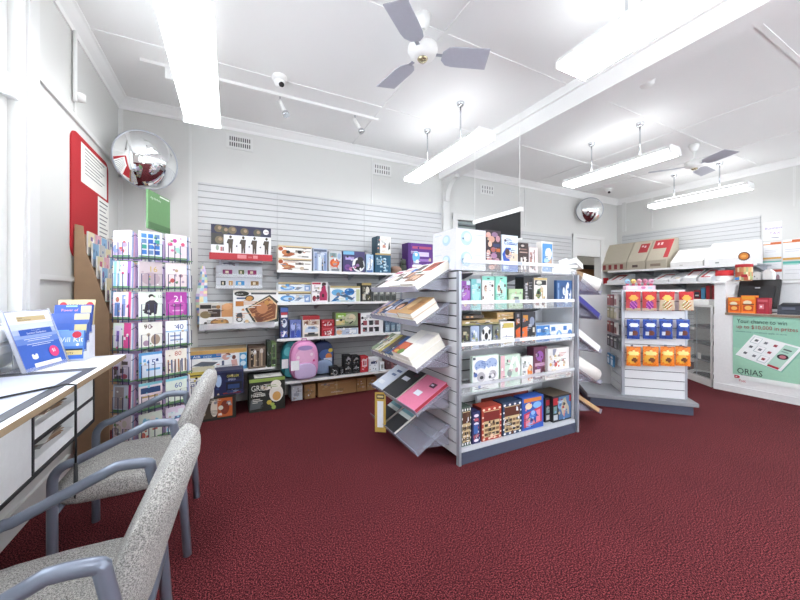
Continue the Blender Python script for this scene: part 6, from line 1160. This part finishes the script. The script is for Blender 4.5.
for z, lab, c1 in ((.829, 'dark low item on the upper shelf of the glass cabinet', '#3a3c44'), (.589, 'black flat case on the middle shelf of the glass cabinet', '#1f2024'), (.349, 'dark tray on the lower shelf of the glass cabinet', '#33343a'), (.101, 'dark ornament on the floor of the glass cabinet', '#2c2e30')):
    mb = MB(); mb.prism([(.1, 0), (w-.12, 0), (w-.16, .03), (w-.3, .045), (.14, .03)], 'y', -.16, -.05, c1); tag(mb.obj('display_item', M=Mf@Matrix.Translation((0, 0, z))), lab, 'display item', 'dark items in the glass cabinet')
mb = MB().box(-.035, .035, -.002, 0, 0, .09, PAPER); tag(mb.obj('price_card', M=Mf@Matrix.Translation((w*.5, -.03, .35))), 'small white price card inside the lower part of the glass cabinet', 'card')
tag(MB().box(.2, .6, .1, .36, 0, .075, '#f1f1ee').obj('paper_ream', M=Mx@Matrix.Translation((0, 0, 1.161))), 'stack of white paper on top of the glass cabinet', 'paper')
# ================================================================ RIGHT WALL
def wshelf(lab, z, y0, y1, d):
    o = empty('wall_shelf', lab, 'shelf', (RX-.019, (y0+y1)/2, z), group='shelves on the right hand slatted wall'); w = (y1-y0)/2
    MB().box(-d, -.0005, -w, w, -.02, 0, METALG).obj('board', o); MB().box(-d-.008, -d, -w, w, -.03, .008, '#f4f4f4').obj('price_rail', o)
    for k in range(5):
        yy = -w+.06+(2*w-.12)*k/4; mb = MB(); mb.T = Matrix.Rotation(0, 4, 'Z'); mb.prism([(-.001, -.02), (-d*.8, -.02), (-d*.8, -.035), (-.001, -.12)], 'y', yy-.01, yy+.01, METALG); mb.obj('bracket', o)
    return o
SXr = RX-.6
ys0, ys1 = TY(757, SXr), 4.47
z1r = 1.8; z2r = 1.53; z3r = 1.12
wshelf('upper shelf of brown and white mailing cartons on the right wall', z1r, ys0, ys1, .57); wshelf('middle shelf of white and red postal boxes on the right wall', z2r, ys0-.0, ys1, .68); wshelf('lower shelf of coloured postal packs on the right wall', z3r, ys0, ys1, .36); wshelf('lowest shelf on the right wall behind the display cabinet', .7, ys0, ys1, .36)
def rbox(name, lab, a, b, h, col, items, z, X=None, d=.32, lean=0, group=None, under=None, tp=None):
    X = X or SXr+.04; y0, y1 = TY(b, X), TY(a, X); w = y1-y0
    mb = MB(); cols = {'u': under} if under else {}
    if tp: cols['t'] = tp
    mb.box(0, d, -w/2, w/2, 0, h, col, cols).art((0, w/2, 0), (0,-1,0), (0,0,1), w, h, items)
    ob = mb.obj(name, loc=(X, (y0+y1)/2, z)); ob.rotation_euler.y = lean; return tag(ob, lab, 'box', group)
# big brown cartons leaning on their back edges: sloping faces like open bins
def bin_(name, lab, a, b, top, col, low, face, X, z, group):
    y0, y1 = TY(b, X), TY(a, X); w = (y1-y0)/2-.004; h = top
    d = SXr+.5-X
    o = empty(name, lab, 'carton', (X, (y0+y1)/2, z), group=group)
    mb = MB(); mb.prism([(0, 0), (d*.9, 0), (d*.9, h), (d*.62, h), (0, h*.28)], 'y', -w, w, col)
    # printed lower strip
    mb.art((0, w, 0), (0,-1,0), (0,0,1), 2*w, h*.28, low)
    v = Vector((d*.62, 0, h*.72)); L_ = v.length
    mb.art((0, w, h*.28), (0,-1,0), v, 2*w, L_, face); mb.obj('carton_body', o)
    MB().box(d*.62, d*.9, -w, w, h+.0005, h+.006, col).obj('lid_flap', o)
    return o
X = SXr+.01
bin_('mailing_carton', 'large plain grey brown carton with four small red prints, leftmost on the upper shelf', 601, 626, .6, '#b3aa98', [('r', .08+.23*k, .2, .2+.23*k, .8, '#8a3438') for k in range(4)], [], X, z1r+.001, 'brown mailing cartons')
bin_('mailing_carton', 'grey brown carton with a red square print, middle of the upper shelf', 626.5, 645.5, .6, '#b7ae9c', [('r', .3, .3, .6, .6, '#5a4a44')], [('r', .42, .42, .9, .86, '#a83238'), ('r', .5, .7, .6, .78, '#e0c0c0'), ('r', .65, .66, .74, .76, '#e0c0c0')], X, z1r+.001, 'brown mailing cartons')
bin_('mailing_carton', 'grey brown carton with a large red corner print, right of the brown cartons', 646, 667, .6, '#b7ae9c', [('r', .2, .3, .7, .6, '#8a7a6c')], [('p', [(.1, .55), (.1, .95), (1, .95), (1, .1), (.78, .1), (.78, .55)], '#b0343a'), ('r', .25, .72, .35, .84, '#e6c6c6'), ('r', .42, .72, .52, .84, '#e6c6c6')], X, z1r+.001, 'brown mailing cartons')
bin_('mailing_carton', 'low white folded carton beside the brown cartons', 670, 703, .34, '#eceae8', [('r', .3, .3, .4, .5, '#c8c4bc')], [], X, z1r+.001, 'white mailing cartons')
bin_('mailing_carton', 'large white carton at the right end of the upper shelf', 704, 752, .4, '#f3f2f2', [('r', .25, .3, .33, .5, '#9aa0a0')], [], X, z1r+.001, 'white mailing cartons')
bx = lambda: [('r', .15, .25, .85, .35, '#b8283a'), ('r', .15, .25, .28, .85, '#b8283a'), ('r', .15, .75, .85, .85, '#b8283a')]
def pbox(lab, a, b, h, face, X=SXr-.09, low=[]): return bin_('postal_box', lab, a, b, h, '#ebebed', low, face, X, z2r+.001, 'white and red postal boxes')
pbox('white postal box with a red open square print, left end of the middle shelf', 607, 621, .2, [('r', .2, .1, .9, .9, '#a82c34'), ('p', [(.36, .1), (.4, .68), (.8, .68), (.78, .1)], '#e4e2e4')])
pbox('white postal box with a thin red bracket print, right of the ball toys', 652, 668, .18, [('p', [(.2, .1), (.34, .85), (.95, .85), (.95, .7), (.44, .7), (.32, .1)], '#c0303c')])
pbox('plain white postal box between two red printed ones on the middle shelf', 669, 680, .18, [('r', .4, .1, .8, .3, '#d8c8b0')])
pbox('tall white postal box with a dark red panel on the middle shelf', 682.5, 696, .235, [('r', .1, .3, .95, .92, '#b02c38'), ('r', .26, .3, .9, .74, '#ecdfe0')])
pbox('white postal box with a red hook print beside the counter pillar', 698, 711, .23, [('p', [(.1, .1), (.3, .85), (.95, .85), (.95, .72), (.4, .72), (.3, .1)], '#c0303c'), ('r', .1, .05, .9, .14, '#c0303c')])
for k, (a, b, h, c1, lab, it) in enumerate(((664, 671, .2, '#4a5058', 'dark grey pack on the lower right wall shelf', []), (672, 681, .24, '#c8ccd4', 'pale pack with a blue frame on the lower right wall shelf', [('r', .1, .1, .9, .85, '#5a6478'), ('r', .2, .2, .8, .75, '#c0ccd8')]), (694, 700, .26, '#a8282e', 'red pack with white lettering on the lower right wall shelf', [('r', .1, .5, .9, .9, '#333a4a'), ('r', .2, .6, .8, .7, '#e8e8ea')]), (701, 705, .3, '#4a8ab0', 'thin blue pack left of the red box', []), (706, 712, .34, '#b02a34', 'tall red pack with a brown side beside the counter pillar', [('r', .6, 0, 1, 1, '#6a3430')]))):
    rbox('postal_pack', lab, a, b, h, c1, it, z3r+.001, d=.2, group='packs on the lower right wall shelf')
# the shelves further left, seen between the units
rbox('red_box', 'red box on the middle shelf at the far left of the right wall', 599.5, 604.5, .13, '#c8242c', [('e', .5, .5, .3, .3, '#d84a4a')], z2r+.001, d=.14)
# notices on the wall at the right
def notice(lab, a, b, t, bt, items, col='#f1f1f3'):
    y0, y1 = TY(b, RX), TY(a, RX); h = TZ((a+b)/2, t, RX)-TZ((a+b)/2, bt, RX); w = y1-y0
    mb = MB().box(-.004, -.0005, -w/2, w/2, 0, h, col).art((-.004, w/2, 0), (0,-1,0), (0,0,1), w, h, items); tag(mb.obj('notice', loc=(RX, (y0+y1)/2, TZ((a+b)/2, bt, RX))), lab, 'notice', 'paper notices on the right wall')
notice('white notice with purple handwriting, highest on the right wall', 763, 782, 222, 240, [('t', 'Business', .08, .6, .2, '#8a6ab0', 'LEFT', 1.0), ('t', 'TAX', .34, .3, .2, '#b08ac0', 'LEFT', 1.1), ('r', .45, .1, .85, .14, '#8a8a9a')])
og = [('r', 0, .86, 1, 1, '#f4f4f4'), ('r', .4, .84, 1, .98, '#d8703a'), ('r', 0, .84, .4, .9, '#e0a070'), ('r', .1, .5, .8, .53, '#d2d2d6'), ('r', .1, .4, .7, .43, '#d2d2d6'), ('r', 0, 0, 1, .1, '#e0a850')]
notice('white notice with an orange header, upper left below the purple one', 763.5, 781.5, 242, 259, og); notice('white notice with an orange header, upper right at the picture edge', 783, 806, 239, 259.5, og)
tg = [('r', 0, .84, 1, 1, '#5ab8a8'), ('r', 0, .8, .7, .88, '#a8dcd0'), ('r', .1, .5, .8, .53, '#d2d2d6'), ('r', .1, .3, .7, .33, '#d2d2d6')]
notice('white notice with a teal header, left of the pair', 763, 781.5, 261, 268.5, tg); notice('white notice with a teal header, right of the pair', 783, 806, 261, 279, tg)
notice('small white notice with a red header behind the ledge', 766, 782, 269.5, 282, [('r', .3, .8, 1, 1, '#c8503c'), ('e', .75, .3, .12, .3, '#9a7a84')])
mb = MB().box(-.05, 0, -.12, .12, 0, .35, '#c9c2b2').box(-.055, -.05, -.1, .1, .03, .32, '#e6e6e4'); tag(mb.obj('wall_cabinet', loc=(RX-.001, TY(783, RX), 1.1)), 'small beige framed cabinet on the right wall behind the till', 'cabinet')
# wooden furniture seen through the open doorway
o4 = empty('wooden_cupboard', 'brown wooden cupboard with a dark top seen through the open doorway', 'cupboard', (7.45, 5.35, 0))
MB().box(-.75, .55, -.2, .25, 0, 1.9, '#8a5a34').obj('cupboard_body', o4)
for k in (-1, 1): MB().box(-.08+k*.33-.3, -.08+k*.33+.3, -.218, -.2, .1, 1.85, '#9a683c').obj('cupboard_door', o4)
MB().box(-.78, .58, -.23, .27, 1.9, 2.0, '#2a211c').obj('cornice', o4)
